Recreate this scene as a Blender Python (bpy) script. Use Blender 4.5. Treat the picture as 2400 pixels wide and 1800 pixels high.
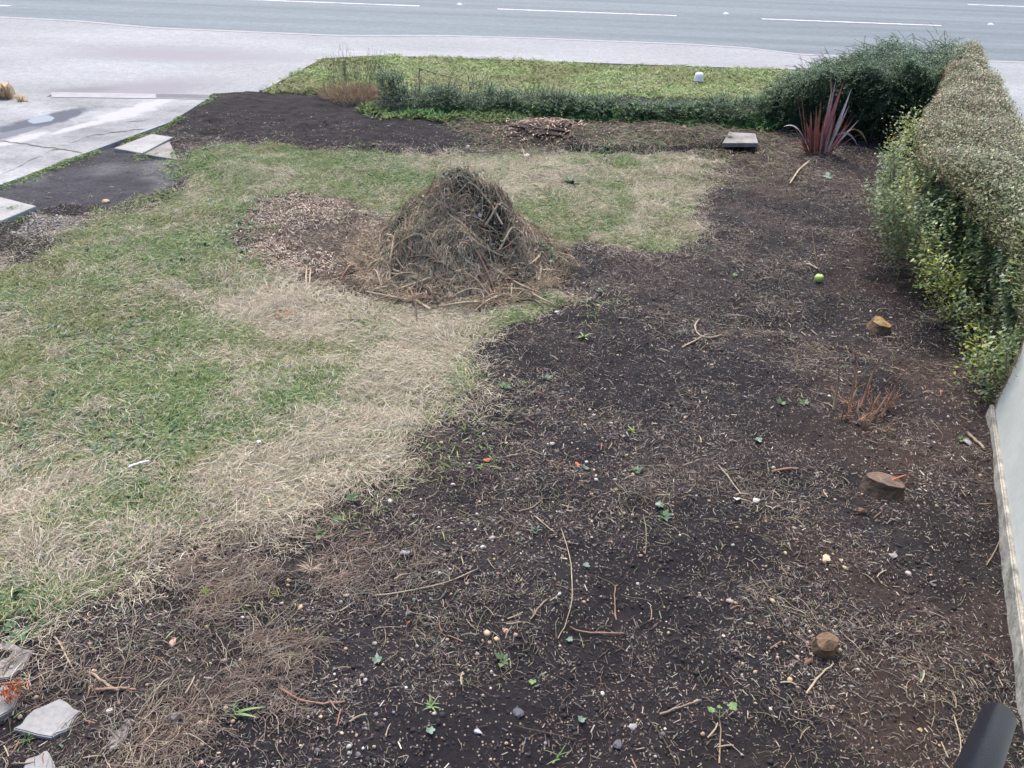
import bpy, bmesh, math, random
import numpy as np
from math import radians as RAD, sin, cos, pi
from mathutils import Vector, Matrix

for o in list(bpy.data.objects): bpy.data.objects.remove(o, do_unlink=True)
scn = bpy.context.scene
COL = scn.collection
rng = np.random.default_rng(11)
random.seed(5)

# ------------------------------------------------------------------ camera
CAMH, PIT, ROL, FP = 2.5, RAD(33), RAD(2.15), 1703.0
f_ = np.array([0, cos(PIT), -sin(PIT)]); r_ = np.array([1.0, 0, 0]); u_ = np.array([0, sin(PIT), cos(PIT)])
R_ = r_*cos(ROL)+u_*sin(ROL); U_ = u_*cos(ROL)-r_*sin(ROL)
cam = bpy.data.cameras.new('camera'); co = bpy.data.objects.new('camera', cam); COL.objects.link(co)
M = Matrix(((R_[0], U_[0], -f_[0], 0), (R_[1], U_[1], -f_[1], 0), (R_[2], U_[2], -f_[2], CAMH), (0, 0, 0, 1)))
co.matrix_world = M
cam.sensor_width = 36.0; cam.lens = 36.0*FP/2212.0; cam.clip_end = 1500; cam.clip_start = 0.05
scn.camera = co

# ------------------------------------------------------------------ sky + sun (overcast)
SUN_EL, SUN_AZ = RAD(62), RAD(-12)          # azimuth from +Y (away over the road), clockwise positive
w = bpy.data.worlds.new("World"); scn.world = w; w.use_nodes = True
nt = w.node_tree; bg = nt.nodes['Background']
sky = nt.nodes.new('ShaderNodeTexSky'); sky.sky_type = 'NISHITA'; sky.sun_disc = False
sky.sun_elevation = SUN_EL; sky.sun_rotation = SUN_AZ; sky.air_density = 1.0; sky.dust_density = 5.0; sky.ozone_density = 1.0
hs = nt.nodes.new('ShaderNodeHueSaturation'); hs.inputs['Saturation'].default_value = 1.2
nt.links.new(sky.outputs[0], hs.inputs['Color']); nt.links.new(hs.outputs[0], bg.inputs[0]); bg.inputs[1].default_value = 0.15
sl = bpy.data.lights.new('sun', 'SUN'); so = bpy.data.objects.new('sun', sl); COL.objects.link(so)
sl.energy = 0.9; sl.angle = RAD(40); sl.color = (1.0, 0.99, 0.975)
sd = Vector((sin(SUN_AZ)*cos(SUN_EL), cos(SUN_AZ)*cos(SUN_EL), sin(SUN_EL)))
so.rotation_euler = sd.to_track_quat('Z', 'Y').to_euler()
scn.view_settings.view_transform = 'Standard'; scn.view_settings.look = 'None'
scn.view_settings.exposure = 1.28; scn.view_settings.gamma = 1.0

# ------------------------------------------------------------------ helpers
def ray(px, py):
    return f_ + R_*(px-1106)/FP - U_*(py-829.5)/FP
def G(px, py, z=0.0):                        # photo pixel -> point on the horizontal plane z
    d = ray(px, py); t = (z-CAMH)/d[2]; return np.array([d[0]*t, d[1]*t, z])
def AY(px, py, Y):                           # photo pixel -> point at distance Y
    d = ray(px, py); t = Y/d[1]; return np.array([d[0]*t, Y, CAMH+d[2]*t])
def GP(lst, z=0.0): return np.array([G(a, b, z)[:2] for a, b in lst])

T_ = rng.random(65536)
def vn(x, y, s, seed=0):
    x = np.asarray(x)/s+seed*31.7+1000; y = np.asarray(y)/s+seed*17.3+1000
    ix = np.floor(x).astype(np.int64); iy = np.floor(y).astype(np.int64); fx = x-ix; fy = y-iy
    fx = fx*fx*(3-2*fx); fy = fy*fy*(3-2*fy)
    h = lambda i, j: T_[((i*73856093) ^ (j*19349663)) & 65535]
    return (h(ix, iy)*(1-fx)+h(ix+1, iy)*fx)*(1-fy)+(h(ix, iy+1)*(1-fx)+h(ix+1, iy+1)*fx)*fy
def fbm(x, y, s, o=3, seed=0):
    a = 0; t = 0; g = 1
    for k in range(o): a = a+g*vn(x, y, s/2**k, seed+k*3); t += g; g *= .55
    return a/t
def sstep(a, b, v): t = np.clip((v-a)/(b-a), 0, 1); return t*t*(3-2*t)

def sdf(poly, x, y):                         # signed distance, negative inside
    d = np.full(np.shape(x), 1e9); ins = np.zeros(np.shape(x), bool); n = len(poly)
    for i in range(n):
        ax, ay = poly[i]; bx, by = poly[(i+1) % n]
        ex, ey = bx-ax, by-ay; wx, wy = x-ax, y-ay
        t = np.clip((wx*ex+wy*ey)/(ex*ex+ey*ey+1e-12), 0, 1)
        d = np.minimum(d, (wx-ex*t)**2+(wy-ey*t)**2)
        c = ((ay <= y) & (by > y)) | ((by <= y) & (ay > y))
        with np.errstate(divide='ignore', invalid='ignore'):
            xi = ax+(y-ay)/(by-ay)*(bx-ax) if by != ay else ax
        ins ^= c & (x < xi)
    d = np.sqrt(d); return np.where(ins, -d, d)
def ldist(line, x, y):                       # distance to a polyline
    d = np.full(np.shape(x), 1e9)
    for i in range(len(line)-1):
        ax, ay = line[i]; bx, by = line[i+1]; ex, ey = bx-ax, by-ay; wx, wy = x-ax, y-ay
        t = np.clip((wx*ex+wy*ey)/(ex*ex+ey*ey+1e-12), 0, 1)
        d = np.minimum(d, (wx-ex*t)**2+(wy-ey*t)**2)
    return np.sqrt(d)

# ---- zones of the garden, as outlines on the ground
LAWN = GP([(-260, 1440), (60, 1385), (150, 1340), (240, 1290), (330, 1200), (470, 1165), (600, 1165), (700, 1110), (790, 1060), (890, 990), (950, 930), (990, 860),
           (1060, 810), (1060, 755), (1130, 705), (1240, 655), (1190, 620), (1080, 640), (900, 650), (690, 645), (560, 600), (520, 560), (500, 510), (560, 430),
           (640, 410), (760, 430), (850, 470), (1100, 520), (1180, 545), (1260, 530), (1450, 548), (1465, 480), (1505, 420), (1515, 350), (1380, 322), (1200, 330), (1060, 345), (960, 335),
           (840, 335), (640, 325), (480, 308), (410, 345), (400, 400), (330, 450), (215, 455), (170, 500), (60, 560), (-260, 640)])
MUD = GP([(-200, 470), (0, 410), (177, 337), (240, 323), (370, 347), (395, 385), (370, 405), (250, 460), (85, 445), (-60, 500)])
TOPSOIL = GP([(380, 270), (445, 225), (520, 205), (560, 203), (700, 212), (760, 232), (850, 250), (960, 280), (1070, 300), (1010, 320), (880, 335), (700, 325), (480, 305), (400, 300)])
CHIPS = GP([(500, 510), (550, 430), (640, 408), (760, 425), (830, 470), (840, 600), (740, 625), (640, 635), (560, 590)])
GRAVEL = GP([(60, 462), (180, 470), (150, 515), (50, 500)])
VERGE = GP([(545, 206), (560, 200), (690, 131), (820, 124), (1690, 154), (1900, 162)]).tolist()+[[6.2, 13.3], [5.7, 10.6]]+GP([(1900, 262), (1700, 222), (1050, 205), (815, 200)]).tolist()
VERGE = np.array(VERGE)
WEEDS = GP([(800, 238), (1050, 225), (1700, 255), (1720, 285), (1380, 262), (1100, 262), (830, 262)])
LITTERBAND = GP([(960, 262), (1250, 245), (1700, 285), (1740, 330), (1500, 345), (1230, 322), (1060, 335)])
MULCH = GP([(1490, 340), (1740, 330), (1760, 350), (1700, 420), (1480, 400)])
STRAW1 = [G(*p)[:2] for p in [(-80, 1130), (120, 1110), (330, 1140), (560, 1080), (760, 980), (860, 870), (940, 790), (960, 720), (800, 670), (560, 660)]]
STRAW2 = [G(*p)[:2] for p in [(1010, 350), (1130, 420), (1250, 370), (1350, 480), (1440, 400), (1480, 370)]]
GREENS = [GP([(450, 320), (640, 325), (850, 350), (860, 400), (700, 410), (470, 370)]), GP([(-100, 1140), (130, 1130), (330, 1010), (370, 1110), (250, 1180), (200, 1370), (-100, 1360)]),
          GP([(0, 560), (300, 480), (560, 500), (500, 620), (330, 720), (0, 740)]), GP([(1100, 505), (1440, 520), (1450, 545), (1200, 530)]), GP([(400, 760), (520, 740), (560, 800), (440, 830)])]
APRON = np.vstack([GP([(110, 202), (450, 208), (560, 200), (690, 130), (820, 123)]), [[-2.3, 13.5], [-30, 13.5], [-30, 9.1], [-5.8, 9.1]]])
NEIGH = np.array([(60, 0), (3.3, 0), (3.3, 3.6), (4.3, 6.3), (5.0, 8.4), (5.65, 10.2), (6.2, 11.6), (6.2, 13.5), (60, 13.5)])
DRIVE = GP([(-900, 212), (0, 214), (110, 203), (450, 208), (455, 216), (370, 266), (180, 337), (0, 405), (-400, 570), (-900, 760)])
ROOTY = GP([(230, 1300), (470, 1180), (700, 1180), (640, 1400), (480, 1560), (200, 1600), (150, 1480)])
BANK = [G(*p)[:2] for p in [(1225, 322), (1300, 330), (1420, 326), (1560, 322), (1620, 330)]]
HOLLOW = G(1660, 697)[:2]
SMND = G(1180, 292)[:2]
WALL0 = G(2212, 1480)[:2]; WALL1 = G(2137, 900)[:2]; WD = (WALL1-WALL0)/np.linalg.norm(WALL1-WALL0)
PC = np.array([-0.45, 5.56])                 # centre of the brush pile

def jig(x, y): return (fbm(x, y, .55, 3, 5)-.5)*.75+(vn(x, y, .09, 8)-.5)*.16
def weight(poly, x, y, soft=.06): return sstep(soft, -soft, sdf(poly, x, y)+jig(x, y)*.6)
def paved(x, y): return np.minimum(np.minimum(np.minimum(sdf(APRON, x, y), sdf(DRIVE, x, y)), 13.19-y), sdf(NEIGH, x, y))
def hgt(x, y):
    x = np.asarray(x, float); y = np.asarray(y, float)
    lw = sstep(.1, -.1, sdf(LAWN, x, y)); rough = 1-.3*sstep(.1, -.1, sdf(MUD, x, y))
    h = (fbm(x, y, 1.3, 2, 1)-.5)*.07
    h = h+(1-lw)*rough*((fbm(x, y, .18, 3, 2)-.5)*.062+(vn(x, y, .03, 9)-.5)*.010)
    h = h+lw*((fbm(x, y, .35, 2, 3)-.5)*.06)
    h = h+.035*sstep(.2, -.4, sdf(TOPSOIL, x, y))
    bd = ldist(BANK, x, y); by = np.interp(x, [p[0] for p in BANK], [p[1] for p in BANK])
    side = sstep(-.06, .10, y-by+(vn(x, y, .2, 4)-.5)*.1)
    inx = sstep(BANK[0][0]-.1, BANK[0][0]+.1, x)*sstep(BANK[-1][0]+.3, BANK[-1][0]-.2, x)
    h = h+.085*side*inx*sstep(1.3, .3, y-by)*(.35+.9*vn(x, y, .35, 6))-.03*np.exp(-((y-by+.05)/.07)**2)*inx
    h = h-.05*np.exp(-(((x-HOLLOW[0])/.28)**2+((y-HOLLOW[1])/.10)**2))
    h = h+.13*np.exp(-(((x-SMND[0])/.38)**2+((y-SMND[1])/.3)**2))
    h = h+.05*np.exp(-(((x-3.22)/.3)**2+((y-8.55)/.25)**2))
    p = sstep(.02, -.05, paved(x, y)); h = h*(1-p)-.06*p
    return h
def pile(x, y):                              # the heap's own height
    dx = x-PC[0]; dy = y-PC[1]; a = np.arctan2(dy, dx)
    rad = .72+.06*np.sin(a*3+1)+.04*np.sin(a*5+2.2)
    d = np.hypot(dx-.03*(1-np.hypot(dx, dy)), dy)/rad; dd = np.sqrt(d*d+.006)
    h = .73*np.clip(1.04-dd, 0, 1)**1.28
    for bx, by, s_, q_ in ((-.46, -.04, .15, .15), (-.30, -.36, .13, .08), (.12, -.42, .13, .09), (.40, -.16, .13, .09), (.30, .2, .15, .1), (-.1, -.22, .10, .07), (.20, -.10, .09, .06)):
        h = h+q_*np.exp(-((dx-bx)**2+(dy-by)**2)/s_**2)*np.clip((1.12-d)*2, 0, 1)
    return np.where(d < 1.1, np.clip(h+((fbm(x, y, .22, 3, 21)-.5)*.15+(fbm(x, y, .09, 2, 24)-.5)*.09)*np.clip((1.1-d)*2, 0, 1), 0, 2), 0)

# ---- mesh makers
def link(o, parent=None):
    COL.objects.link(o)
    if parent is not None: o.parent = parent
    return o
def tag(o, label=None, cat=None, group=None, kind=None):
    if label: o['label'] = label
    if cat: o['category'] = cat
    if group: o['group'] = group
    if kind: o['kind'] = kind
    return o
def empty(name, loc, label, cat, group=None, rz=0):
    o = bpy.data.objects.new(name, None); o.location = loc; o.rotation_euler = (0, 0, rz); o.empty_display_size = .1
    link(o); return tag(o, label, cat, group)
def mesh_np(name, V, F, mat, parent=None, C=None, smooth=False, extra=None):
    V = np.ascontiguousarray(V, np.float32); F = np.ascontiguousarray(F, np.int32)
    me = bpy.data.meshes.new(name); n = F.shape[1]
    me.vertices.add(len(V)); me.vertices.foreach_set('co', V.ravel())
    me.loops.add(F.size); me.loops.foreach_set('vertex_index', F.ravel())
    me.polygons.add(len(F)); me.polygons.foreach_set('loop_start', np.arange(0, F.size, n, dtype=np.int32))
    me.polygons.foreach_set('loop_total', np.full(len(F), n, np.int32))
    if smooth: me.polygons.foreach_set('use_smooth', np.ones(len(F), bool))
    me.update(calc_edges=True)
    for nm, A in (('Col', C), ('Aux', extra)):
        if A is not None:
            at = me.color_attributes.new(nm, 'FLOAT_COLOR', 'POINT')
            at.data.foreach_set('color', np.ascontiguousarray(np.c_[A, np.ones(len(A))], np.float32).ravel())
    me.materials.append(mat); o = bpy.data.objects.new(name, me); return link(o, parent)
def mesh_py(name, V, F, mat, parent=None, smooth=False):
    me = bpy.data.meshes.new(name); me.from_pydata([tuple(v) for v in V], [], F); me.update()
    if smooth: me.polygons.foreach_set('use_smooth', [True]*len(F))
    me.materials.append(mat); return link(bpy.data.objects.new(name, me), parent)
def tube_vf(pts, rad, sides=6, cap=True):
    pts = [Vector(p) for p in pts]; V = []; F = []
    n = len(pts); rad = rad if hasattr(rad, '__len__') else [rad]*n
    for i, p in enumerate(pts):
        t = (pts[min(i+1, n-1)]-pts[max(i-1, 0)]).normalized()
        a = t.cross(Vector((0, 0, 1)) if abs(t.z) < .9 else Vector((1, 0, 0))).normalized(); b = t.cross(a)
        for k in range(sides):
            th = 2*pi*k/sides; V.append(p+(a*cos(th)+b*sin(th))*rad[i])
    for i in range(n-1):
        for k in range(sides):
            F.append((i*sides+k, i*sides+(k+1) % sides, (i+1)*sides+(k+1) % sides, (i+1)*sides+k))
    if cap: F.append(tuple(range(sides))); F.append(tuple((n-1)*sides+k for k in reversed(range(sides))))
    return V, F
def tube(name, pts, rad, mat, parent=None, sides=6):
    V, F = tube_vf(pts, rad, sides); return mesh_py(name, V, F, mat, parent, smooth=sides > 5)
def join_vf(lst):
    V = []; F = []
    for v, f in lst:
        b = len(V); V += list(v); F += [tuple(i+b for i in q) for q in f]
    return V, F

def strands(x, y, head, L, k, curl, zfun, off0, off1, width, kind='ribbon', arch=0., wob=0.):
    """N strands draped over a surface.  returns V (N*(k+1)*m, 3), F"""
    N = len(x); X = np.empty((N, k+1)); Y = np.empty((N, k+1)); X[:, 0] = x; Y[:, 0] = y; h = head.copy(); st = L/k
    for i in range(k):
        X[:, i+1] = X[:, i]+np.cos(h)*st; Y[:, i+1] = Y[:, i]+np.sin(h)*st
        h = h+curl/k+(rng.normal(0, 1, N)*wob if wob else 0)
    t = np.linspace(0, 1, k+1)[None, :]
    Z = zfun(X.ravel(), Y.ravel()).reshape(N, k+1)+off0[:, None]*(1-t)+off1[:, None]*t+(arch*L)[:, None]*4*t*(1-t) if hasattr(arch, '__len__') else \
        zfun(X.ravel(), Y.ravel()).reshape(N, k+1)+off0[:, None]*(1-t)+off1[:, None]*t
    P = np.stack([X, Y, Z], -1); D = np.gradient(P, axis=1); D /= np.linalg.norm(D, axis=2, keepdims=True)+1e-9
    S = np.stack([-D[..., 1], D[..., 0], np.zeros((N, k+1))], -1); S /= np.linalg.norm(S, axis=2, keepdims=True)+1e-9
    Up = np.cross(D, S)
    if kind == 'ribbon':
        tw = rng.uniform(-.9, .9, (N, 1, 1)); S = S*np.cos(tw)+Up*np.sin(tw)
        wd = width[:, None, None]*np.clip(1.15-np.abs(t*2-1)**3*.8, .2, 1)[..., None]*.5
        V = np.stack([P-S*wd, P+S*wd], 2).reshape(-1, 3); m = 2
        b = (np.arange(N)[:, None]*(k+1)+np.arange(k)[None, :]).ravel()*2
        F = np.stack([b, b+1, b+3, b+2], 1)
    else:
        wd = width[:, None, None]*(1-.35*t)[..., None]*.5
        ring = [P+(S*cos(a)+Up*sin(a))*wd for a in (pi/2, pi/2+2*pi/3, pi/2+4*pi/3)]
        V = np.stack(ring, 2).reshape(-1, 3); m = 3
        b = (np.arange(N)[:, None]*(k+1)+np.arange(k)[None, :]).ravel()*3
        F = np.concatenate([np.stack([b+i, b+(i+1) % 3, b+3+(i+1) % 3, b+3+i], 1) for i in range(3)])
    return V, F, (k+1)*m
def rep(C, m): return np.repeat(C, m, axis=0)
def palette(n, cols, wts, jit=.25):
    cols = np.array(cols); w_ = np.array(wts, float); c = cols[rng.choice(len(cols), n, p=w_/w_.sum())]
    return np.clip(c*rng.uniform(1-jit, 1+jit, (n, 1))*rng.uniform(.93, 1.07, (n, 3)), 0.004, .9)
def scatter(n, x0, x1, y0, y1, wf, power=1.0, near=0.0):
    xs = []; ys = []; c = 0; it = 0
    while c < n and it < 60:
        m = n*2; x = rng.uniform(x0, x1, m)
        y = rng.uniform(y0, y1, m) if not near else y0+(y1-y0)*rng.random(m)**near
        k = (rng.random(m) < wf(x, y)) & infr(x, y); xs.append(x[k]); ys.append(y[k]); c += k.sum(); it += 1
    return np.concatenate(xs)[:n], np.concatenate(ys)[:n]
def infr(x, y):                               # keep loose litter to the part of the garden the photograph covers (with a wide margin)
    return (np.abs(x) < .95*y+1.0) & (y > .9)
# low poly lump
def lumps(x, y, z, s, flat=.7, jit=.25):
    ico = bmesh.new(); bmesh.ops.create_icosphere(ico, subdivisions=1, radius=1)
    v0 = np.array([v.co[:] for v in ico.verts]); f0 = np.array([[v.index for v in q.verts] for q in ico.faces]); ico.free()
    N = len(x); A = rng.uniform(0, 2*pi, N); sc = s[:, None, None]*rng.uniform(.65, 1.25, (N, 1, 3))*np.array([1, 1, flat])
    V = v0[None]*(1+rng.uniform(-jit, jit, (N, len(v0), 1)))*sc
    c, s_ = np.cos(A)[:, None], np.sin(A)[:, None]
    V = np.stack([V[..., 0]*c-V[..., 1]*s_, V[..., 0]*s_+V[..., 1]*c, V[..., 2]], -1)+np.stack([x, y, z], -1)[:, None]
    F = (f0[None]+np.arange(N)[:, None, None]*len(v0)).reshape(-1, 3)
    return V.reshape(-1, 3), F, len(v0)

# ------------------------------------------------------------------ materials
def mat(name, col=(.5, .5, .5), rough=.8, spec=.4, attr=None, noise=None, bump=None, coords='Object'):
    m = bpy.data.materials.new(name); m.use_nodes = True; n = m.node_tree.nodes; l = m.node_tree.links; b = n['Principled BSDF']
    b.inputs['Roughness'].default_value = rough; b.inputs['Specular IOR Level'].default_value = spec
    tc = n.new('ShaderNodeTexCoord'); src = None
    if attr: a = n.new('ShaderNodeAttribute'); a.attribute_name = attr; src = a.outputs['Color']
    else:
        a = n.new('ShaderNodeRGB'); a.outputs[0].default_value = (*col, 1); src = a.outputs[0]
    if noise:
        for sc, lo, hi in noise:
            t = n.new('ShaderNodeTexNoise'); t.inputs['Scale'].default_value = sc; t.inputs['Detail'].default_value = 5; t.inputs['Roughness'].default_value = .65
            l.new(tc.outputs[coords], t.inputs['Vector'])
            mr = n.new('ShaderNodeMapRange'); mr.inputs['From Min'].default_value = .3; mr.inputs['From Max'].default_value = .7
            mr.inputs['To Min'].default_value = lo; mr.inputs['To Max'].default_value = hi; l.new(t.outputs['Fac'], mr.inputs['Value'])
            mx = n.new('ShaderNodeMix'); mx.data_type = 'RGBA'; mx.blend_type = 'MULTIPLY'; mx.inputs[0].default_value = 1
            l.new(src, mx.inputs[6]); l.new(mr.outputs[0], mx.inputs[7]); src = mx.outputs[2]
    l.new(src, b.inputs['Base Color'])
    if bump:
        prev = None
        for sc, d in bump:
            t = n.new('ShaderNodeTexNoise'); t.inputs['Scale'].default_value = sc; t.inputs['Detail'].default_value = 6; l.new(tc.outputs[coords], t.inputs['Vector'])
            bp = n.new('ShaderNodeBump'); bp.inputs['Strength'].default_value = 1; bp.inputs['Distance'].default_value = d; l.new(t.outputs['Fac'], bp.inputs['Height'])
            if prev: l.new(prev, bp.inputs['Normal'])
            prev = bp.outputs[0]
        l.new(prev, b.inputs['Normal'])
    m['src'] = 1
    return m
M_lit = mat('litter', attr='Col', rough=.85, spec=.25)
M_leafy = mat('leafy', attr='Col', rough=.5, spec=.5)
M_glossy = mat('glossy_leaf', attr='Col', rough=.38, spec=.6)
def translucent(m, fac):
    n = m.node_tree.nodes; l = m.node_tree.links; b = n['Principled BSDF']; src = b.inputs['Base Color'].links[0].from_socket
    tr = n.new('ShaderNodeBsdfTranslucent'); l.new(src, tr.inputs['Color']); mx = n.new('ShaderNodeMixShader'); mx.inputs[0].default_value = fac
    l.new(b.outputs[0], mx.inputs[1]); l.new(tr.outputs[0], mx.inputs[2]); l.new(mx.outputs[0], n['Material Output'].inputs['Surface'])
translucent(M_leafy, .35); translucent(M_glossy, .25)
def C(name, col, rough=.8, spec=.35, noise=((25, .75, 1.25),), bump=((60, .002),)): return mat(name, col, rough, spec, None, noise, bump)
M_twig = C('twig_tan', (.24, .185, .13)); M_twig_red = C('twig_red_brown', (.26, .15, .105)); M_twig_pale = C('twig_pale', (.36, .30, .21)); M_twig_dark = C('twig_dark', (.09, .065, .045))
M_stone_g = C('stone_grey', (.26, .25, .25), bump=((30, .004), (120, .001))); M_stone_w = C('stone_pale', (.42, .41, .39)); M_stone_p = C('stone_pink', (.42, .28, .22)); M_stone_t = C('stone_tan', (.40, .29, .19), rough=.6)
M_stone_d = C('stone_dark', (.10, .10, .115))
M_ivy = C('ivy_leaf', (.11, .17, .125), rough=.45, spec=.5); M_green = C('weed_green', (.12, .20, .07), rough=.5); M_lime = C('lime_shoot', (.35, .42, .08), rough=.5)
M_leafbrown = C('dead_leaf', (.25, .12, .06)); M_leaforange = C('orange_leaf', (.42, .15, .06)); M_white = C('white_plastic', (.75, .75, .74), rough=.4, noise=((20, .9, 1.05),), bump=((40, .0005),))
M_wood_cut = C('cut_wood', (.30, .20, .09), noise=((14, .45, 1.35), (60, .6, 1.3))); M_bark = C('bark', (.06, .042, .03), noise=((20, .5, 1.5),), bump=((25, .012), (90, .004)))
M_bark_tan = C('bark_tan', (.15, .10, .06), noise=((20, .5, 1.5),), bump=((25, .012), (90, .004)))
M_slab = C('slab_concrete', (.27, .27, .265), noise=((3, .75, 1.2), (40, .85, 1.12)), bump=((80, .002),)); M_slab2 = C('slab_weathered', (.21, .20, .185), noise=((5, .55, 1.3), (50, .8, 1.2)), bump=((15, .006), (80, .003)))
M_orange = C('orange_twine', (.40, .13, .06), rough=.6); M_soilm = C('earth', (.055, .042, .034), rough=.95, noise=((30, .5, 1.6),), bump=((20, .02), (80, .008)))

def ground_mat():
    m = bpy.data.materials.new('garden_ground'); m.use_nodes = True; n = m.node_tree.nodes; l = m.node_tree.links; b = n['Principled BSDF']
    tc = n.new('ShaderNodeTexCoord'); a = n.new('ShaderNodeAttribute'); a.attribute_name = 'Col'; ax = n.new('ShaderNodeAttribute'); ax.attribute_name = 'Aux'
    sx = n.new('ShaderNodeSeparateColor'); l.new(ax.outputs['Color'], sx.inputs[0])
    t = n.new('ShaderNodeTexNoise'); t.inputs['Scale'].default_value = 38; t.inputs['Detail'].default_value = 8; t.inputs['Roughness'].default_value = .75; l.new(tc.outputs['Object'], t.inputs['Vector'])
    mr = n.new('ShaderNodeMapRange'); mr.inputs['From Min'].default_value = .3; mr.inputs['From Max'].default_value = .7; mr.inputs['To Min'].default_value = .45; mr.inputs['To Max'].default_value = 1.6; l.new(t.outputs['Fac'], mr.inputs['Value'])
    mx = n.new('ShaderNodeMix'); mx.data_type = 'RGBA'; mx.blend_type = 'MULTIPLY'; mx.inputs[0].default_value = 1; l.new(a.outputs['Color'], mx.inputs[6]); l.new(mr.outputs[0], mx.inputs[7])
    # tiny pale fragments worked into the soil
    v = n.new('ShaderNodeTexVoronoi'); v.inputs['Scale'].default_value = 95; v.inputs['Randomness'].default_value = 1; l.new(tc.outputs['Object'], v.inputs['Vector'])
    sv = n.new('ShaderNodeSeparateColor'); l.new(v.outputs['Color'], sv.inputs[0])
    gt = n.new('ShaderNodeMath'); gt.operation = 'GREATER_THAN'; gt.inputs[1].default_value = .80; l.new(sv.outputs[0], gt.inputs[0])
    lt = n.new('ShaderNodeMath'); lt.operation = 'LESS_THAN'; lt.inputs[1].default_value = .36; l.new(v.outputs['Distance'], lt.inputs[0])
    m1 = n.new('ShaderNodeMath'); m1.operation = 'MULTIPLY'; l.new(gt.outputs[0], m1.inputs[0]); l.new(lt.outputs[0], m1.inputs[1])
    m2 = n.new('ShaderNodeMath'); m2.operation = 'MULTIPLY'; l.new(m1.outputs[0], m2.inputs[0]); l.new(sx.outputs[1], m2.inputs[1])
    rp = n.new('ShaderNodeValToRGB'); e = rp.color_ramp.elements; e[0].color = (.09, .06, .045, 1); e[1].color = (.34, .29, .23, 1); e[1].position = .9; l.new(sv.outputs[1], rp.inputs[0])
    mx2 = n.new('ShaderNodeMix'); mx2.data_type = 'RGBA'; l.new(m2.outputs[0], mx2.inputs[0]); l.new(mx.outputs[2], mx2.inputs[6]); l.new(rp.outputs[0], mx2.inputs[7])
    l.new(mx2.outputs[2], b.inputs['Base Color'])
    rg = n.new('ShaderNodeMapRange'); rg.inputs['To Min'].default_value = .9; rg.inputs['To Max'].default_value = .38; l.new(sx.outputs[0], rg.inputs['Value']); l.new(rg.outputs[0], b.inputs['Roughness'])
    b.inputs['Specular IOR Level'].default_value = .22
    bp = n.new('ShaderNodeBump'); bp.inputs['Distance'].default_value = .014; l.new(t.outputs['Fac'], bp.inputs['Height'])
    bp2 = n.new('ShaderNodeBump'); bp2.inputs['Distance'].default_value = .004; l.new(m1.outputs[0], bp2.inputs['Height']); l.new(bp.outputs[0], bp2.inputs['Normal']); l.new(bp2.outputs[0], b.inputs['Normal'])
    return m
M_ground = ground_mat()

def streaky(name, col, rough, vec, sc, lo, hi, fine, spec=.5):
    m = mat(name, col, rough, spec*.6, None, ((fine, .88, 1.12), (fine*4, .85, 1.15)), ((fine*3, .002),))
    n = m.node_tree.nodes; l = m.node_tree.links; b = n['Principled BSDF']; src = b.inputs['Base Color'].links[0].from_socket
    tc = n.new('ShaderNodeTexCoord'); mp = n.new('ShaderNodeMapping'); mp.inputs['Scale'].default_value = vec; l.new(tc.outputs['Object'], mp.inputs['Vector'])
    t = n.new('ShaderNodeTexNoise'); t.inputs['Scale'].default_value = sc; t.inputs['Detail'].default_value = 4; l.new(mp.outputs[0], t.inputs['Vector'])
    mr = n.new('ShaderNodeMapRange'); mr.inputs['From Min'].default_value = .32; mr.inputs['From Max'].default_value = .68; mr.inputs['To Min'].default_value = lo; mr.inputs['To Max'].default_value = hi; l.new(t.outputs['Fac'], mr.inputs['Value'])
    mx = n.new('ShaderNodeMix'); mx.data_type = 'RGBA'; mx.blend_type = 'MULTIPLY'; mx.inputs[0].default_value = 1; l.new(src, mx.inputs[6]); l.new(mr.outputs[0], mx.inputs[7]); l.new(mx.outputs[2], b.inputs['Base Color'])
    return m
M_road = streaky('asphalt', (.125, .153, .170), .8, (.04, 1.4, 1), 1.2, .76, 1.16, 9)
M_pave = streaky('pavement_tarmac', (.252, .264, .272), .85, (.25, .7, 1), 1.0, .84, 1.1, 8, .3)
M_conc = streaky('drive_concrete', (.232, .240, .245), .85, (.5, 1.2, 1), 1.6, .72, 1.25, 7, .3)
M_kerb = C('kerb_concrete', (.27, .27, .28), noise=((6, .85, 1.1),)); M_paint = C('road_paint', (.66, .66, .66), noise=((5, .55, 1.15), (60, .7, 1.15)))
M_far = C('far_grass', (.07, .09, .04), noise=((.5, .7, 1.3),))

# ------------------------------------------------------------------ setting
def sheet(name, poly, z, m, thick=.1, kind='structure', parent=None):
    me = bpy.data.meshes.new(name); bm = bmesh.new(); vs = [bm.verts.new((p[0], p[1], z)) for p in poly]
    fc = bm.faces.new(vs); bmesh.ops.recalc_face_normals(bm, faces=[fc])
    if fc.normal.z < 0: fc.normal_flip()
    r = bmesh.ops.extrude_face_region(bm, geom=[fc]); 
    for v in [g for g in r['geom'] if isinstance(g, bmesh.types.BMVert)]: v.co.z = z-thick
    bmesh.ops.recalc_face_normals(bm, faces=bm.faces); bm.to_mesh(me); bm.free(); me.materials.append(m)
    o = link(bpy.data.objects.new(name, me), parent)
    if kind: o['kind'] = kind
    return o
# land reaching to the horizon
sheet('ground', [(-600, -300), (600, -300), (600, 900), (-600, 900)], -.30, M_far, .2)
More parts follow.
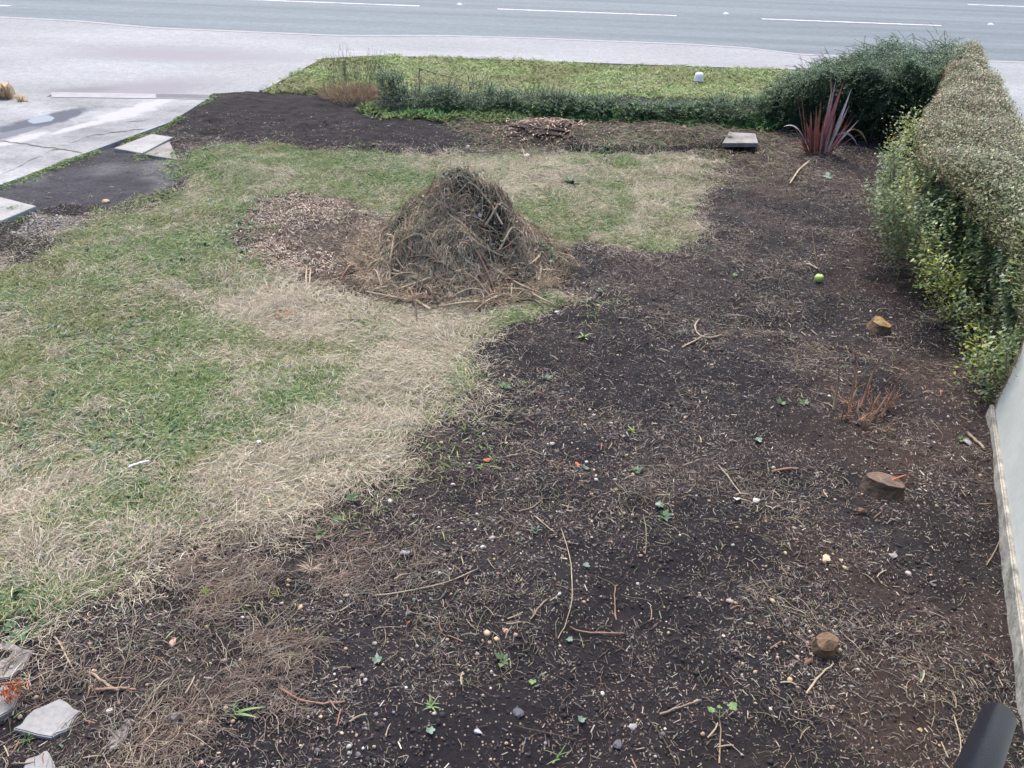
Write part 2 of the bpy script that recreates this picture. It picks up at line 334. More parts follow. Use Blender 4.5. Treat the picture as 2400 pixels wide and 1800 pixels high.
# garden soil, one fine sheet
def damp_(a, b): return sstep(.50, .60, fbm(a, b, .75, 3, 133))
x = np.arange(-9.0, 7.2, .025); y = np.arange(.4, 13.24, .025); X, Y = np.meshgrid(x, y); Xf, Yf = X.ravel(), Y.ravel()
Z = hgt(Xf, Yf)
def mixc(c, col, w_): return c*(1-w_[:, None])+np.array(col)*w_[:, None]
col = np.tile(np.array([.0190, .0168, .0195]), (len(Xf), 1)); br = fbm(Xf, Yf, .9, 3, 31)
col = mixc(col, (.038, .030, .029), sstep(.45, .7, br)); col = mixc(col, (.012, .0105, .013), np.clip(sstep(.5, .68, fbm(Xf, Yf, .45, 3, 33))*.6+damp_(Xf, Yf)*.7, 0, .85)); col = mixc(col, (.044, .031, .026), .8*sstep(.9, .1, np.abs((Xf-WALL0[0])*(-WD[1])+(Yf-WALL0[1])*WD[0]-.35))*sstep(.3, .6, fbm(Xf, Yf, .4, 2, 35))*(Yf < 9)); wet = np.zeros(len(Xf)); spk = np.full(len(Xf), .85)
wl = weight(LAWN, Xf, Yf); wv = weight(VERGE, Xf, Yf, .03); ww = weight(WEEDS, Xf, Yf); wt = weight(TOPSOIL, Xf, Yf); wm = weight(MUD, Xf, Yf, .05)
wc = weight(CHIPS, Xf, Yf, .12); wg = weight(GRAVEL, Xf, Yf); wb = weight(LITTERBAND, Xf, Yf, .12); wu = weight(MULCH, Xf, Yf, .2)
col = mixc(col, (.055, .045, .033), wb*.8); col = mixc(col, (.055, .04, .032), wu*.7); col = mixc(col, (.10, .10, .055), wl); col = mixc(col, (.085, .10, .045), wv); col = mixc(col, (.06, .10, .03), ww)
col = mixc(col, (.0125, .0105, .0125), wt); col = mixc(col, (.050, .050, .058), wm*(.5+.5*fbm(Xf, Yf, .6, 2, 44))); col = mixc(col, (.09, .068, .05), wc*.8); col = mixc(col, (.10, .09, .08), wg)
bd_ = sstep(.13, .02, ldist(BANK, Xf, Yf)+(vn(Xf, Yf, .1, 46)-.5)*.1); col = mixc(col, (.016, .013, .013), bd_*.9)
wet = wm*sstep(.35, .7, fbm(Xf, Yf, .5, 2, 41)); spk *= (1-.8*wt)*(1-.85*wm)*(1-.7*wl)*(1-wv)
nx, ny = len(x), len(y); ii = (np.arange(ny-1)[:, None]*nx+np.arange(nx-1)[None, :]).ravel()
g = mesh_np('garden_soil', np.c_[Xf, Yf, Z], np.stack([ii, ii+1, ii+nx+1, ii+nx], 1), M_ground, None, col, True, np.c_[wet, spk, spk*0]); tag(g, kind='structure')
skirt = sheet('soil_bed', [(-9.0, .4), (7.2, .4), (7.2, 13.2), (-9.0, 13.2)], -.12, M_soilm, .25)
side = sheet('side_ground', [(-60, -20), (-9.03, -20), (-9.03, 9.0), (-60, 9.0)], -.02, M_far, .25)
side = sheet('side_ground', [(7.25, -20), (60, -20), (60, 6), (7.25, 6)], -.02, M_far, .25)
side = sheet('side_ground', [(-9.0, -20), (7.2, -20), (7.2, .37), (-9.0, .37)], -.02, M_far, .25)

# road, kerb, pavement
kerb_px = [(0, 37), (167, 45), (333, 60), (500, 67), (737, 77), (970, 77), (1170, 83), (1475, 95), (1608, 103), (1725, 117), (2168, 133)]
kl = [(-60, 15.45), (-25, 15.45)]+[(float(G(a, b)[0]), float(G(a, b)[1])) for a, b in kerb_px]+[(14, 14.75), (60, 14.8)]
sheet('road', [(-60, 15.1), (-60, 27), (60, 27), (60, 14.3), (5, 14.3), (2.5, 15.0), (-20, 15.0)], -.05, M_road, .2)
inner = [(px_, py_-.13) for px_, py_ in kl]
me_k = kl+inner[::-1]
sheet('kerb', me_k, .012, M_kerb, .2)
edge_px = [(560, 200), (690, 130), (820, 123), (1255, 138), (1690, 153)]
edge = [tuple(G(a, b)[:2]) for a, b in edge_px]+[(6.2, 13.28), (6.25, 13.28)]
drain_top = [tuple(G(a, b)[:2]) for a, b in [(450, 212), (110, 207)]]
pv = inner+[tuple(q) for q in NEIGH[:7]]+[(6.2, 13.27)]+[(edge[4][0], edge[4][1]), edge[3], edge[2], edge[1], edge[0]]+drain_top+[(-5.9, 9.2), (-60, 9.2)]
sheet('pavement', pv, .008, M_pave, .2)
# edging strip round the verge
def strip(name, line, w0, w1, z, m, thick, kind='structure', parent=None):
    L = [np.array(p, float) for p in line]; A = []; B = []
    for i, p in enumerate(L):
        d = L[min(i+1, len(L)-1)]-L[max(i-1, 0)]; d /= np.linalg.norm(d); nrm = np.array([-d[1], d[0]])
        A.append(p+nrm*w0); B.append(p+nrm*w1)
    return sheet(name, A+B[::-1], z, m, thick, kind, parent)
strip('edging', edge[:-1], -.005, -.06, .035, M_kerb, .2)
# pavement across the road and far grass
sheet('far_pavement', [(-60, 27), (-60, 30), (60, 30), (60, 27)], .06, M_pave, .3)
# markings
for x0, x1 in [(-8.3, -4.35), (-.63+-3.95-1.95-.0+0-.0, -2.35), (-.63, 3.32), (5.21, 9.17), (11.1, 15.0), (17, 21), (-14.2, -10.3)]:
    if x0 == -8.3: continue
    o = sheet('road_marking', [(x0, 19.03), (x1, 19.03), (x1, 19.13), (x0, 19.13)], -.046, M_paint, .003)
sheet('road_marking', [(11.6, 23.0), (40, 23.0), (40, 23.1), (11.6, 23.1)], -.046, M_paint, .003)
e0 = G(-10, 6)[:2]; sheet('road_marking', [(e0[0]-.25, e0[1]-.05), (e0[0]+.25, e0[1]-.05), (e0[0]+.3, e0[1]+.07), (e0[0]-.2, e0[1]+.07)], -.046, M_paint, .003)
def road_stud(px, py, lab):
    p = G(px, py, -.05); bm = bmesh.new()
    bmesh.ops.create_cone(bm, cap_ends=True, segments=12, radius1=.075, radius2=.045, depth=.022)
    for v in bm.verts: v.co.z += .011; v.co.y *= .8
    me = bpy.data.meshes.new('housing'); bm.to_mesh(me); bm.free(); me.materials.append(M_paint)
    t = empty('road_stud', (p[0], p[1], -.05), lab, 'road stud', 'white road studs on the centre line')
    link(bpy.data.objects.new('housing', me), t)
    V = [(-.03, -.03, .021), (.03, -.03, .021), (.03, .03, .021), (-.03, .03, .021), (-.02, -.012, .032), (.02, -.012, .032), (.02, .012, .032), (-.02, .012, .032)]
    mesh_py('reflector', V, [(0, 1, 5, 4), (1, 2, 6, 5), (2, 3, 7, 6), (3, 0, 4, 7), (4, 5, 6, 7)], M_white, t)
road_stud(993, 10, 'white road stud in the gap left of the longest clear centre dash'); road_stud(1568, 30, 'white road stud between the two right centre dashes'); road_stud(2140, 53, 'white road stud right of the rightmost centre dash, beyond hedge')

# ------------------------------------------------------------------ lawn and other grass
def lawnw(x, y): return weight(LAWN, x, y, .34)*(paved(x, y) > .02)
def straww(x, y):
    a = sstep(.62, .10, ldist(STRAW1, x, y)+jig(x, y)*.7); b = .38*sstep(.8, .25, ldist(STRAW2, x, y)+jig(x, y)*.9)
    s = np.maximum(a, b)
    for g_ in GREENS: s = s*(1-.75*sstep(.25, -.15, sdf(g_, x, y)+jig(x, y)))
    return np.clip(.16+s*.62+.85*(fbm(x, y, .5, 3, 71)-.5)+.45*(vn(x, y, .16, 73)-.5), 0.05, .95)
STR = [(.47, .42, .31), (.39, .345, .245), (.56, .52, .42), (.25, .21, .155), (.40, .335, .245)]; SW = [4, 3, 2, 2, 1.5]
GRN = [(.14, .215, .075), (.20, .27, .10), (.10, .165, .065), (.28, .30, .14), (.12, .22, .11)]; GW = [4, 3, 2.5, 2, 1.6]
def add_stuff(name, V, F, Cc, m=None, lab=None, cat=None):
    o = mesh_np(name, V, F, m or M_lit, None, Cc); tag(o, lab, cat, None, 'stuff'); return o
# green blades
def green(n, x0, x1, y0, y1, wf, name, lab, Lr, wr, near=1.0, cols=GRN, cw=GW, up=.5):
    x, y = scatter(n, x0, x1, y0, y1, wf, near=near); L = rng.uniform(*Lr, len(x))*(.6+.8*fbm(x, y, .3, 2, 91))
    lift = L*rng.uniform(.1, up, len(x)); hh = rng.uniform(0, 2*pi, len(x))
    V, F, m = strands(x, y, hh, np.sqrt(np.maximum(L*L-lift*lift, 1e-6)), 3, rng.normal(0, .5, len(x)), hgt, rng.uniform(0, .006, len(x)), lift, rng.uniform(*wr, len(x)), arch=rng.uniform(.05, .25, len(x)))
    cc = palette(len(x), cols, cw); yel = fbm(x, y, .8, 3, 95)[:, None]; cc = cc*(1-.5*sstep(.45, .7, yel))+np.array([.21, .20, .09])*.5*sstep(.45, .7, yel)
    add_stuff(name, V, F, rep(cc, m), M_leafy if 0 else M_lit, lab, 'grass')
# concrete drive, drain channel, cracks, puddle
drive = [tuple(G(a, b)[:2]) for a, b in [(-300, 222), (0, 224), (60, 216), (112, 212), (450, 216), (370, 267), (180, 337), (0, 405), (-400, 570)]]
drive = [(-14, 4.0), (-14, 10.0)]+drive[1:]
sheet('driveway', drive, .020, M_conc, .15)
dr = empty('drain_channel', (*G(280, 210)[:2], .0), 'long pale concrete drain channel across the mouth of the drive', 'drain')
a0 = G(112, 203.5)[:2]; a1 = G(452, 209)[:2]; a2 = G(453, 218.5)[:2]; a3 = G(112, 214.5)[:2]; inv = np.array(dr.location[:2])
sheet('channel', [a0-inv, a1-inv, a2-inv, a3-inv], .026, M_kerb, .12, None, dr)
b0 = a0+(a1-a0)*.66; b3 = a3+(a2-a3)*.66
M_slot = C('slot_dark', (.13, .13, .135))
for k in range(4):
    t0 = .12+k*.22; t1 = t0+.05
    sheet('slot', [b0+(b3-b0)*t0-inv, a1+(a2-a1)*t0-inv, a1+(a2-a1)*t1-inv, b0+(b3-b0)*t1-inv], .030, M_slot, .003, None, dr)
M_crack = C('crack_dirt', (.10, .095, .07)); 
def crack(px, wd):
    L = []
    for i in range(len(px)-1):
        a, b = np.array(px[i], float), np.array(px[i+1], float)
        for t in np.linspace(0, 1, 6)[:-1]: L.append(a+(b-a)*t+np.array([0, random.uniform(-1.6, 1.6)]))
    L.append(np.array(px[-1], float)); L = [G(p[0], p[1])[:2] for p in L]; A = []; B = []
    for i, p in enumerate(L):
        s = random.uniform(.4, 1)*wd*(1 if 0 < i < len(L)-1 else .2); A.append((p[0], p[1]-s)); B.append((p[0], p[1]+s))
    V = [(a[0], a[1], .0240) for a in A]+[(b[0], b[1], .0240) for b in B]; n_ = len(A)
    o = mesh_py('drive_crack', V, [(i, i+1, n_+i+1, n_+i) for i in range(n_-1)], M_crack); o['kind'] = 'structure'
crack([(0, 383), (50, 360), (110, 330), (130, 327)], .026); crack([(0, 308), (60, 316), (115, 324), (180, 336)], .015); crack([(130, 322), (200, 298), (265, 287), (318, 283)], .015); crack([(258, 272), (330, 260)], .010)
# damp patch and puddle
def blob(name, px, z, m, n_=40, jit=.04, kind='structure'):
    P = [np.array(G(a, b)[:2]) for a, b in px]; Q = []
    for i in range(len(P)):
        a, b = P[i], P[(i+1) % len(P)]
        for t in np.linspace(0, 1, 5)[:-1]:
            q = a+(b-a)*t; j = (vn(q[0], q[1], .15, 60)-.5)*jit*2; c_ = np.mean(P, axis=0); Q.append(q+(q-c_)/np.linalg.norm(q-c_)*j)
    V = [(q[0], q[1], z) for q in Q]; o = mesh_py(name, V, [tuple(range(len(V)))], m)
    if o.data.polygons[0].normal.z < 0: o.data.flip_normals()
    o['kind'] = kind; return o
M_damp = C('damp_concrete', (.075, .085, .10), rough=.6, noise=((5, .7, 1.2),)); M_water = mat('puddle_water', (.10, .13, .155), .25, .5)
def stain(m, cx_, cy_, rx, ry, rot, colr, rough=None, soft=.35, amp=1.1, sc=3.0):
    n = m.node_tree.nodes; l = m.node_tree.links; b = n['Principled BSDF']; src = b.inputs['Base Color'].links[0].from_socket
    tc = n.new('ShaderNodeTexCoord'); mp = n.new('ShaderNodeMapping'); mp.vector_type = 'TEXTURE'; mp.inputs['Location'].default_value = (cx_, cy_, 0); mp.inputs['Rotation'].default_value = (0, 0, rot); mp.inputs['Scale'].default_value = (rx, ry, 1); l.new(tc.outputs['Object'], mp.inputs['Vector'])
    mz = n.new('ShaderNodeVectorMath'); mz.operation = 'MULTIPLY'; mz.inputs[1].default_value = (1, 1, 0); l.new(mp.outputs[0], mz.inputs[0]); ln = n.new('ShaderNodeVectorMath'); ln.operation = 'LENGTH'; l.new(mz.outputs[0], ln.inputs[0])
    t = n.new('ShaderNodeTexNoise'); t.inputs['Scale'].default_value = sc; t.inputs['Detail'].default_value = 6; l.new(tc.outputs['Object'], t.inputs['Vector'])
    ad = n.new('ShaderNodeMath'); ad.operation = 'MULTIPLY_ADD'; l.new(t.outputs['Fac'], ad.inputs[0]); ad.inputs[1].default_value = amp; l.new(ln.outputs['Value'], ad.inputs[2])
    mr = n.new('ShaderNodeMapRange'); mr.inputs['From Min'].default_value = 1+amp*.5+soft*.5; mr.inputs['From Max'].default_value = 1+amp*.5-soft*.5; l.new(ad.outputs[0], mr.inputs['Value'])
    mx = n.new('ShaderNodeMix'); mx.data_type = 'RGBA'; l.new(mr.outputs[0], mx.inputs[0]); l.new(src, mx.inputs[6]); mx.inputs[7].default_value = (*colr, 1); l.new(mx.outputs[2], b.inputs['Base Color'])
dp = G(108, 262); dq = G(180, 243); rt = math.atan2(dq[1]-dp[1], dq[0]-dp[0])
stain(M_conc, *G(105, 262)[:2], .62, .20, rt, (.075, .085, .105), sc=3.5)
stain(M_conc, *G(30, 292)[:2], .35, .10, rt, (.13, .14, .16), sc=4)
for a_, b_, rx, ry in [(275, 248, .5, .16), (170, 278, .35, .08), (40, 306, .4, .08), (330, 228, .4, .10)]: stain(M_conc, *G(a_, b_)[:2], rx, ry, rt, (.34, .34, .35), sc=5, amp=2.2, soft=.6)
stain(M_pave, *G(300, 195)[:2], .9, .5, .6, (.20, .195, .21), sc=1.5, soft=.9); stain(M_pave, *G(400, 120)[:2], 1.6, .5, .1, (.215, .21, .23), sc=1.2, soft=1.0); stain(M_pave, *G(180, 196)[:2], .4, .15, .3, (.17, .165, .18), sc=3, soft=.8)
if 0: blob('damp_patch', [(25, 288), (35, 268), (60, 252), (130, 240), (185, 240), (175, 250), (120, 262), (90, 272), (60, 290), (40, 287)], .0245, M_damp)
blob('puddle', [(62, 266), (72, 258), (88, 254), (106, 254), (120, 259), (112, 266), (94, 270), (74, 272)], .0215, M_water, jit=.03)
# pale lime stains
M_lime2 = C('lime_stain', (.33, .33, .335)); 
for px in [] and [[(220, 246), (245, 238), (300, 238), (310, 246), (285, 258), (240, 252)], [(130, 276), (170, 270), (215, 274), (190, 282), (140, 282)], [(15, 312), (60, 300), (95, 300), (60, 310)]]:
    blob('lime_stain', px, .0250, M_lime2, jit=.14)

dedge = GP([(452, 216), (370, 267), (180, 338), (0, 406), (-200, 486)])
green(2500, -7, -2.5, 5, 9, lambda a, b: sstep(.25, 0, np.abs(sdf(MUD, a, b)))*sstep(.45, .62, fbm(a, b, .25, 2, 223))*(paved(a, b) > 0), 'mud_edge_grass', 'sparse green shoots round the muddy patch', (.012, .05), (.003, .006))
green(3600, -7, -3, 5, 10.3, lambda a, b: sstep(.14, .0, ldist(dedge, a, b))*sstep(.42, .6, fbm(a, b, .3, 2, 221))*(paved(a, b) > -.015), 'edge_moss', 'green moss and grass along the edge of the concrete drive', (.012, .045), (.003, .006))
# loose paving slabs
def box_slab(name, px, z, th, m, lab, cat='paving slab', group=None, jit=0):
    P = [np.array(G(a, b, z)[:2]) for a, b in px]; c_ = np.mean(P, axis=0)
    t = empty(name, (c_[0], c_[1], z-th), lab, cat, group)
    bm = bmesh.new(); vs = [bm.verts.new((p[0]-c_[0], p[1]-c_[1], th)) for p in P]; fc = bm.faces.new(vs)
    if fc.normal.z < 0: fc.normal_flip()
    fc.normal_update()
    if fc.normal.z < 0: fc.normal_flip()
    r = bmesh.ops.extrude_face_region(bm, geom=[fc])
    for v in [g_ for g_ in r['geom'] if isinstance(g_, bmesh.types.BMVert)]: v.co.z = 0
    bmesh.ops.recalc_face_normals(bm, faces=bm.faces)
    bmesh.ops.bevel(bm, geom=bm.edges[:], offset=.004, segments=2, affect='EDGES')
    me = bpy.data.meshes.new(name); bm.to_mesh(me); bm.free(); me.materials.append(m)
    COL.objects.unlink(t); bpy.data.objects.remove(t)
    o = bpy.data.objects.new(name, me); o.location = (c_[0], c_[1], z-th); link(o); tag(o, lab, cat, group); return o
box_slab('paving_slab', [(245, 320), (328, 289), (374, 296), (308, 331)], .028, .05, M_slab, 'pale square concrete slab beside the drive edge, left of a broken one')
box_slab('paving_slab', [(311, 333), (340, 317), (366, 305), (384, 345)], .025, .05, M_slab2, 'half buried pale slab under mud, right of the square slab')
box_slab('paving_slab', [(-180, 405), (0, 425), (79, 445), (0, 478), (-160, 560)], .03, .06, M_slab, 'grey flat slab cut by the left edge, below the concrete drive')
box_slab('paving_slab', [(1560, 309), (1575, 285), (1632, 288), (1638, 309)], .105, .045, M_slab2, 'grey slab with dark front edge lying by the low hedge, left of the red plant')
def rubble(px, z, th, m, lab):
    P = []
    n_ = len(px)
    for i in range(n_):
        a, b = np.array(px[i]), np.array(px[(i+1) % n_])
        for t in (0, .33, .66): P.append(a+(b-a)*t+np.array([random.uniform(-5, 5), random.uniform(-4, 4)]))
    box_slab('broken_slab', P, z, th, m, lab)
rubble([(-120, 1400), (0, 1388), (75, 1402), (60, 1430), (20, 1462), (-120, 1490)], .018, .05, M_slab2, 'dark weathered stone slab cut by left edge above the orange twine')
rubble([(30, 1575), (70, 1530), (130, 1508), (175, 1535), (150, 1570), (110, 1590)], .020, .05, M_slab, 'pale broken paving slab beside the orange twine near bottom left')
rubble([(232, 1600), (238, 1560), (270, 1540), (290, 1555), (268, 1600), (240, 1625)], .016, .04, M_slab2, 'narrow grey triangular slab fragment right of the pale broken slab')
rubble([(40, 1680), (60, 1640), (100, 1622), (118, 1650), (112, 1700)], .018, .04, M_slab, 'pale slab fragment at the bottom left edge under green sprigs')
rubble([(-60, 1520), (10, 1480), (40, 1500), (15, 1540), (-60, 1570)], .03, .04, M_slab2, 'brownish slab partly under the orange twine at left edge')

# ------------------------------------------------------------------ right wall
wall = empty('garden_wall', (*WALL0, 0), 'off-white rendered wall with grubby foot along the right edge', 'wall')
ang = math.atan2(WD[1], WD[0]); wall.rotation_euler = (0, 0, ang); WL = float(np.linalg.norm(WALL1-WALL0))
def wbox(name, x0, x1, y0, y1, z0, z1, m, parent, bev=.004, sub=0):
    bm = bmesh.new(); bmesh.ops.create_cube(bm, size=1)
    for v in bm.verts: v.co = Vector(((x0+x1)/2+v.co.x*(x1-x0), (y0+y1)/2+v.co.y*(y1-y0), (z0+z1)/2+v.co.z*(z1-z0)))
    if bev: bmesh.ops.bevel(bm, geom=bm.edges[:], offset=bev, segments=2, affect='EDGES')
    me = bpy.data.meshes.new(name); bm.to_mesh(me); bm.free(); me.materials.append(m); return link(bpy.data.objects.new(name, me), parent)
def wall_mat():
    m = mat('render_white', (.50, .53, .49), .8, .3, None, ((2.5, .9, 1.06), (30, .95, 1.04)), ((200, .0012), (12, .003)))
    n = m.node_tree.nodes; l = m.node_tree.links; b = n['Principled BSDF']; src = b.inputs['Base Color'].links[0].from_socket
    tc = n.new('ShaderNodeTexCoord'); sp = n.new('ShaderNodeSeparateXYZ'); l.new(tc.outputs['Object'], sp.inputs[0])
    t = n.new('ShaderNodeTexNoise'); t.inputs['Scale'].default_value = 9; t.inputs['Detail'].default_value = 5; l.new(tc.outputs['Object'], t.inputs['Vector'])
    def band(sock, a, b_, amp, colr, src):
        ad = n.new('ShaderNodeMath'); ad.operation = 'MULTIPLY_ADD'; l.new(t.outputs['Fac'], ad.inputs[0]); ad.inputs[1].default_value = amp; l.new(sock, ad.inputs[2])
        mr = n.new('ShaderNodeMapRange'); mr.inputs['From Min'].default_value = a; mr.inputs['From Max'].default_value = b_; l.new(ad.outputs[0], mr.inputs['Value'])
        mx = n.new('ShaderNodeMix'); mx.data_type = 'RGBA'; l.new(mr.outputs[0], mx.inputs[0]); l.new(src, mx.inputs[6]); mx.inputs[7].default_value = (*colr, 1); return mx.outputs[2]
    src = band(sp.outputs['X'], WL+.03, WL+.04, .17, (.20, .13, .10), src)      # flaked render showing brown masonry at the far corner
    src = band(sp.outputs['Z'], .13, .02, .10, (.20, .20, .15), src)            # splashed earth and algae above the foot
    l.new(src, b.inputs['Base Color']); return m
M_wall = wall_mat(); M_foot = C('wall_foot', (.36, .35, .30), noise=((14, .4, 1.3), (60, .7, 1.2)), bump=((40, .004),))
wbox('wall_body', -2.2, WL, -.26, 0, -.1, 1.35, M_wall, wall)
wbox('plinth', -2.2, WL-.003, 0, .022, -.1, .085, M_foot, wall, .006)
wbox('coping', -2.25, WL+.03, -.30, .04, 1.35, 1.42, M_kerb, wall, .008)

# ------------------------------------------------------------------ pillar stub at the left, with grass clump
pp = G(8, 222)
pl = empty('gate_pillar', (pp[0]-.35, pp[1]+.25, 0), 'low orange-tan stone pillar stub at the left edge by the drive', 'pillar')
M_tan = C('tan_stone', (.40, .31, .22), noise=((8, .7, 1.2), (50, .8, 1.15)), bump=((15, .01), (60, .003)))
bm = bmesh.new(); bmesh.ops.create_cube(bm, size=1); bmesh.ops.subdivide_edges(bm, edges=bm.edges[:], cuts=9, use_grid_fill=True)
for v in bm.verts:
    c = v.co.copy(); r_ = c.length; c = c*(1-.55*max(0, r_-.62)); k_ = 1+(float(fbm(np.array(c.x*2+c.z+3), np.array(c.y*2-c.z), .35, 3, 231))-.5)*.22
    v.co = Vector((-.12+c.x*.74*k_, c.y*.42*k_, .04+c.z*.20*k_))
me = bpy.data.meshes.new('stone_block'); bm.to_mesh(me); bm.free(); me.polygons.foreach_set('use_smooth', [True]*len(me.polygons)); me.materials.append(M_tan); link(bpy.data.objects.new('stone_block', me), pl)

# ------------------------------------------------------------------ handrail
def Q(px, py, Zc): return np.array([0, 0, CAMH])+ray(px, py)*Zc
E0 = Q(2156, 1552, 1.22); E1 = Q(2094, 1708, .95); dv = (E1-E0)/np.linalg.norm(E1-E0)
hr = empty('handrail', (0, 0, 0), 'black tubular handrail end in the bottom right corner beside the wall', 'handrail')
M_rail = mat('black_paint', (.007, .0085, .014), .33, .13, None, ((60, .8, 1.4), (300, .7, 1.6)), ((350, .0006),))
end = E0+dv*2.2*0+dv*1.3; RR = .0245
pts = [E0-dv*.017, E0-dv*.014, E0-dv*.008, E0, E0+dv*.3, end]; tube('rail', pts, [.004, .014, .021, RR, RR, RR], M_rail, hr, 28)
tube('post', [end-dv*.1+np.array([0, 0, -.02]), (end-dv*.1)*np.array([1, 1, 0])+np.array([0, 0, -.05])], .02, M_rail, hr, 20)

# thatch: long dry stems lying flat
def cluster_angle(x, y): return 2*pi*fbm(x, y, .55, 2, 81)*2.2
n = 250000; x, y = scatter(n, -9, 2.5, 1.2, 9, lambda a, b: lawnw(a, b)*(.10+.9*straww(a, b))*(.55+.45*sstep(.35, .6, fbm(a, b, .18, 2, 77))), near=1.25)
L = rng.uniform(.02, .115, len(x))*(.5+.75*straww(x, y)); h = cluster_angle(x, y)+rng.normal(0, .9, len(x))
o0 = rng.uniform(.001, .028, len(x)); V, F, m = strands(x, y, h, L, 4, rng.normal(0, .9, len(x)), hgt, o0, np.clip(o0+rng.normal(0, .015, len(x)), .001, .06), rng.uniform(.0009, .0023, len(x)), arch=rng.uniform(0, .10, len(x)))
add_stuff('dry_grass', V, F, rep(palette(len(x), STR, SW), m), lab='matted straw-coloured dry grass lying over the lawn', cat='grass')
green(230000, -9, 2.5, 1.2, 9, lambda a, b: lawnw(a, b)*weight(LAWN, a, b, .10)*(1.04-.93*straww(a, b))*(.35+.65*sstep(.35, .55, fbm(a, b, .22, 2, 93))), 'green_grass', 'short green grass growing through the patchy lawn', (.022, .070), (.0016, .0036), 1.2)
vgw = lambda a, b: weight(VERGE, a, b, .03)*(a < 5.5)
green(70000, -4, 5.5, 9.3, 13.3, vgw, 'verge_grass', 'bright green grass of the verge between hedge and pavement', (.05, .13), (.004, .008), 1.0, [(.24, .33, .12), (.34, .40, .18), (.17, .26, .09), (.42, .42, .27)], [4, 3, 2, 1.6], .6)
green(22000, -2.2, 4.2, 9, 10.4, lambda a, b: weight(WEEDS, a, b, .06), 'edge_weeds', 'fresh green weeds along the foot of the low hedge', (.04, .11), (.006, .012), 1.0, [(.09, .21, .06), (.13, .26, .08), (.07, .14, .06)], [3, 2, 2], .8)
green(16000, -4, 5.5, 9.3, 13.3, lambda a, b: vgw(a, b)*sstep(.45, .65, fbm(a, b, .6, 3, 99)), 'verge_dry_grass', 'dry straw-coloured patches in the verge grass', (.05, .12), (.004, .008), 1.0, [(.42, .38, .26), (.34, .31, .20), (.28, .22, .15)], [3, 2, 1.5], .5)
# sparse green on soil margins
green(7000, -5, 3, 1.2, 9.5, lambda a, b: sstep(.55, .1, sdf(LAWN, a, b))*sstep(.5, .7, fbm(a, b, .35, 2, 97))*(paved(a, b) > .03), 'sparse_grass', 'scattered green blades on the soil edge', (.02, .07), (.0025, .005))
# dry stems beyond the lawn edge and in litter band
n = 9500; x, y = scatter(n, -3, 4.5, 7.6, 10, lambda a, b: np.maximum(weight(LITTERBAND, a, b, .2), .35*weight(MULCH, a, b, .25))*(1-.8*sstep(.15, .04, ldist(BANK, a, b)))*(.25+.75*sstep(.4, .6, fbm(a, b, .3, 2, 98))))
o0 = rng.uniform(.0, .03, len(x)); V, F, m = strands(x, y, rng.uniform(0, 6.3, len(x)), rng.uniform(.03, .13, len(x)), 3, rng.normal(0, .8, len(x)), hgt, o0, o0, rng.uniform(.003, .007, len(x)), arch=rng.uniform(0, .15, len(x)))
add_stuff('dry_litter', V, F, rep(palette(len(x), [(.24, .21, .155), (.15, .11, .085), (.10, .075, .06), (.12, .17, .07)], [2, 3, 3, 2.2]), m), lab='dry brown stems and litter before the low hedge', cat='litter')

# ------------------------------------------------------------------ soil litter
def damp(a, b): return sstep(.50, .60, fbm(a, b, .75, 3, 133))
def soilw(a, b):
    w_ = 1-.93*weight(LAWN, a, b, .12); w_ *= (1-.85*weight(TOPSOIL, a, b))*(1-.9*weight(MUD, a, b))*(paved(a, b) > .03)*(sdf(VERGE, a, b) > .1)
    s = (a-WALL0[0])*(-WD[1])+(b-WALL0[1])*WD[0]
    w_ = w_*(1-.72*damp(a, b)); return w_*((b > 3.75) | (s > .03))*(a < 4.6)
CH = [(.29, .25, .21), (.185, .15, .13), (.105, .085, .078), (.42, .39, .34), (.15, .10, .08), (.20, .22, .18), (.065, .056, .058)]; CWt = [2.6, 4.5, 5, .9, 2.3, 1.3, 4.5]
n = 210000; x, y = scatter(n, -5, 4.7, 1.0, 9.3, lambda a, b: soilw(a, b)*(.10+.90*sstep(.36, .60, fbm(a, b, .3, 3, 101))), near=1.35)
sz = np.minimum(rng.lognormal(-4.6, .5, len(x)), .027)*(1+.05*y)
V, F, m = strands(x, y, rng.uniform(0, 6.3, len(x)), sz, 1, np.zeros(len(x)), hgt, rng.uniform(.001, .008, len(x)), rng.uniform(.001, .012, len(x)), sz*rng.uniform(.15, .5, len(x)))
add_stuff('soil_chips', V, F, rep(palette(len(x), CH, CWt, .3), m), lab='small bark and stem fragments scattered over the dark soil', cat='litter')
n = 24000; x, y = scatter(n, -5, 4.7, 1.0, 9, lambda a, b: soilw(a, b)*(.08+.92*sstep(.42, .65, fbm(a, b, .45, 3, 105))+.8*weight(ROOTY, a, b, .2)), near=1.5)
V, F, m = strands(x, y, rng.uniform(0, 6.3, len(x)), rng.lognormal(-3.4, .6, len(x)), 5, rng.normal(0, .7, len(x)), hgt, rng.uniform(.001, .010, len(x)), rng.uniform(.001, .014, len(x)), rng.uniform(.0012, .0038, len(x)), 'tube', arch=rng.uniform(0, .12, len(x)), wob=.15)
add_stuff('twig_litter', V, F, rep(palette(len(x), [(.33, .275, .20), (.21, .165, .12), (.13, .097, .078), (.42, .38, .29), (.24, .27, .16)], [3.4, 4, 4.5, 1.6, 1.8]), m), lab='thin roots and snapped twigs strewn on the soil', cat='litter')
n = 42000; x, y = scatter(n, -5, 4.7, 1.0, 9.3, lambda a, b: soilw(a, b)**.5*(weight(LAWN, a, b) < .4)*(paved(a, b) > .06)*(1-.97*weight(MUD, a, b)), near=1.35)
s = np.minimum(rng.lognormal(-5.5, .45, len(x)), .011); V, F, m = lumps(x, y, hgt(x, y)+s*.2, s, .6, .35)
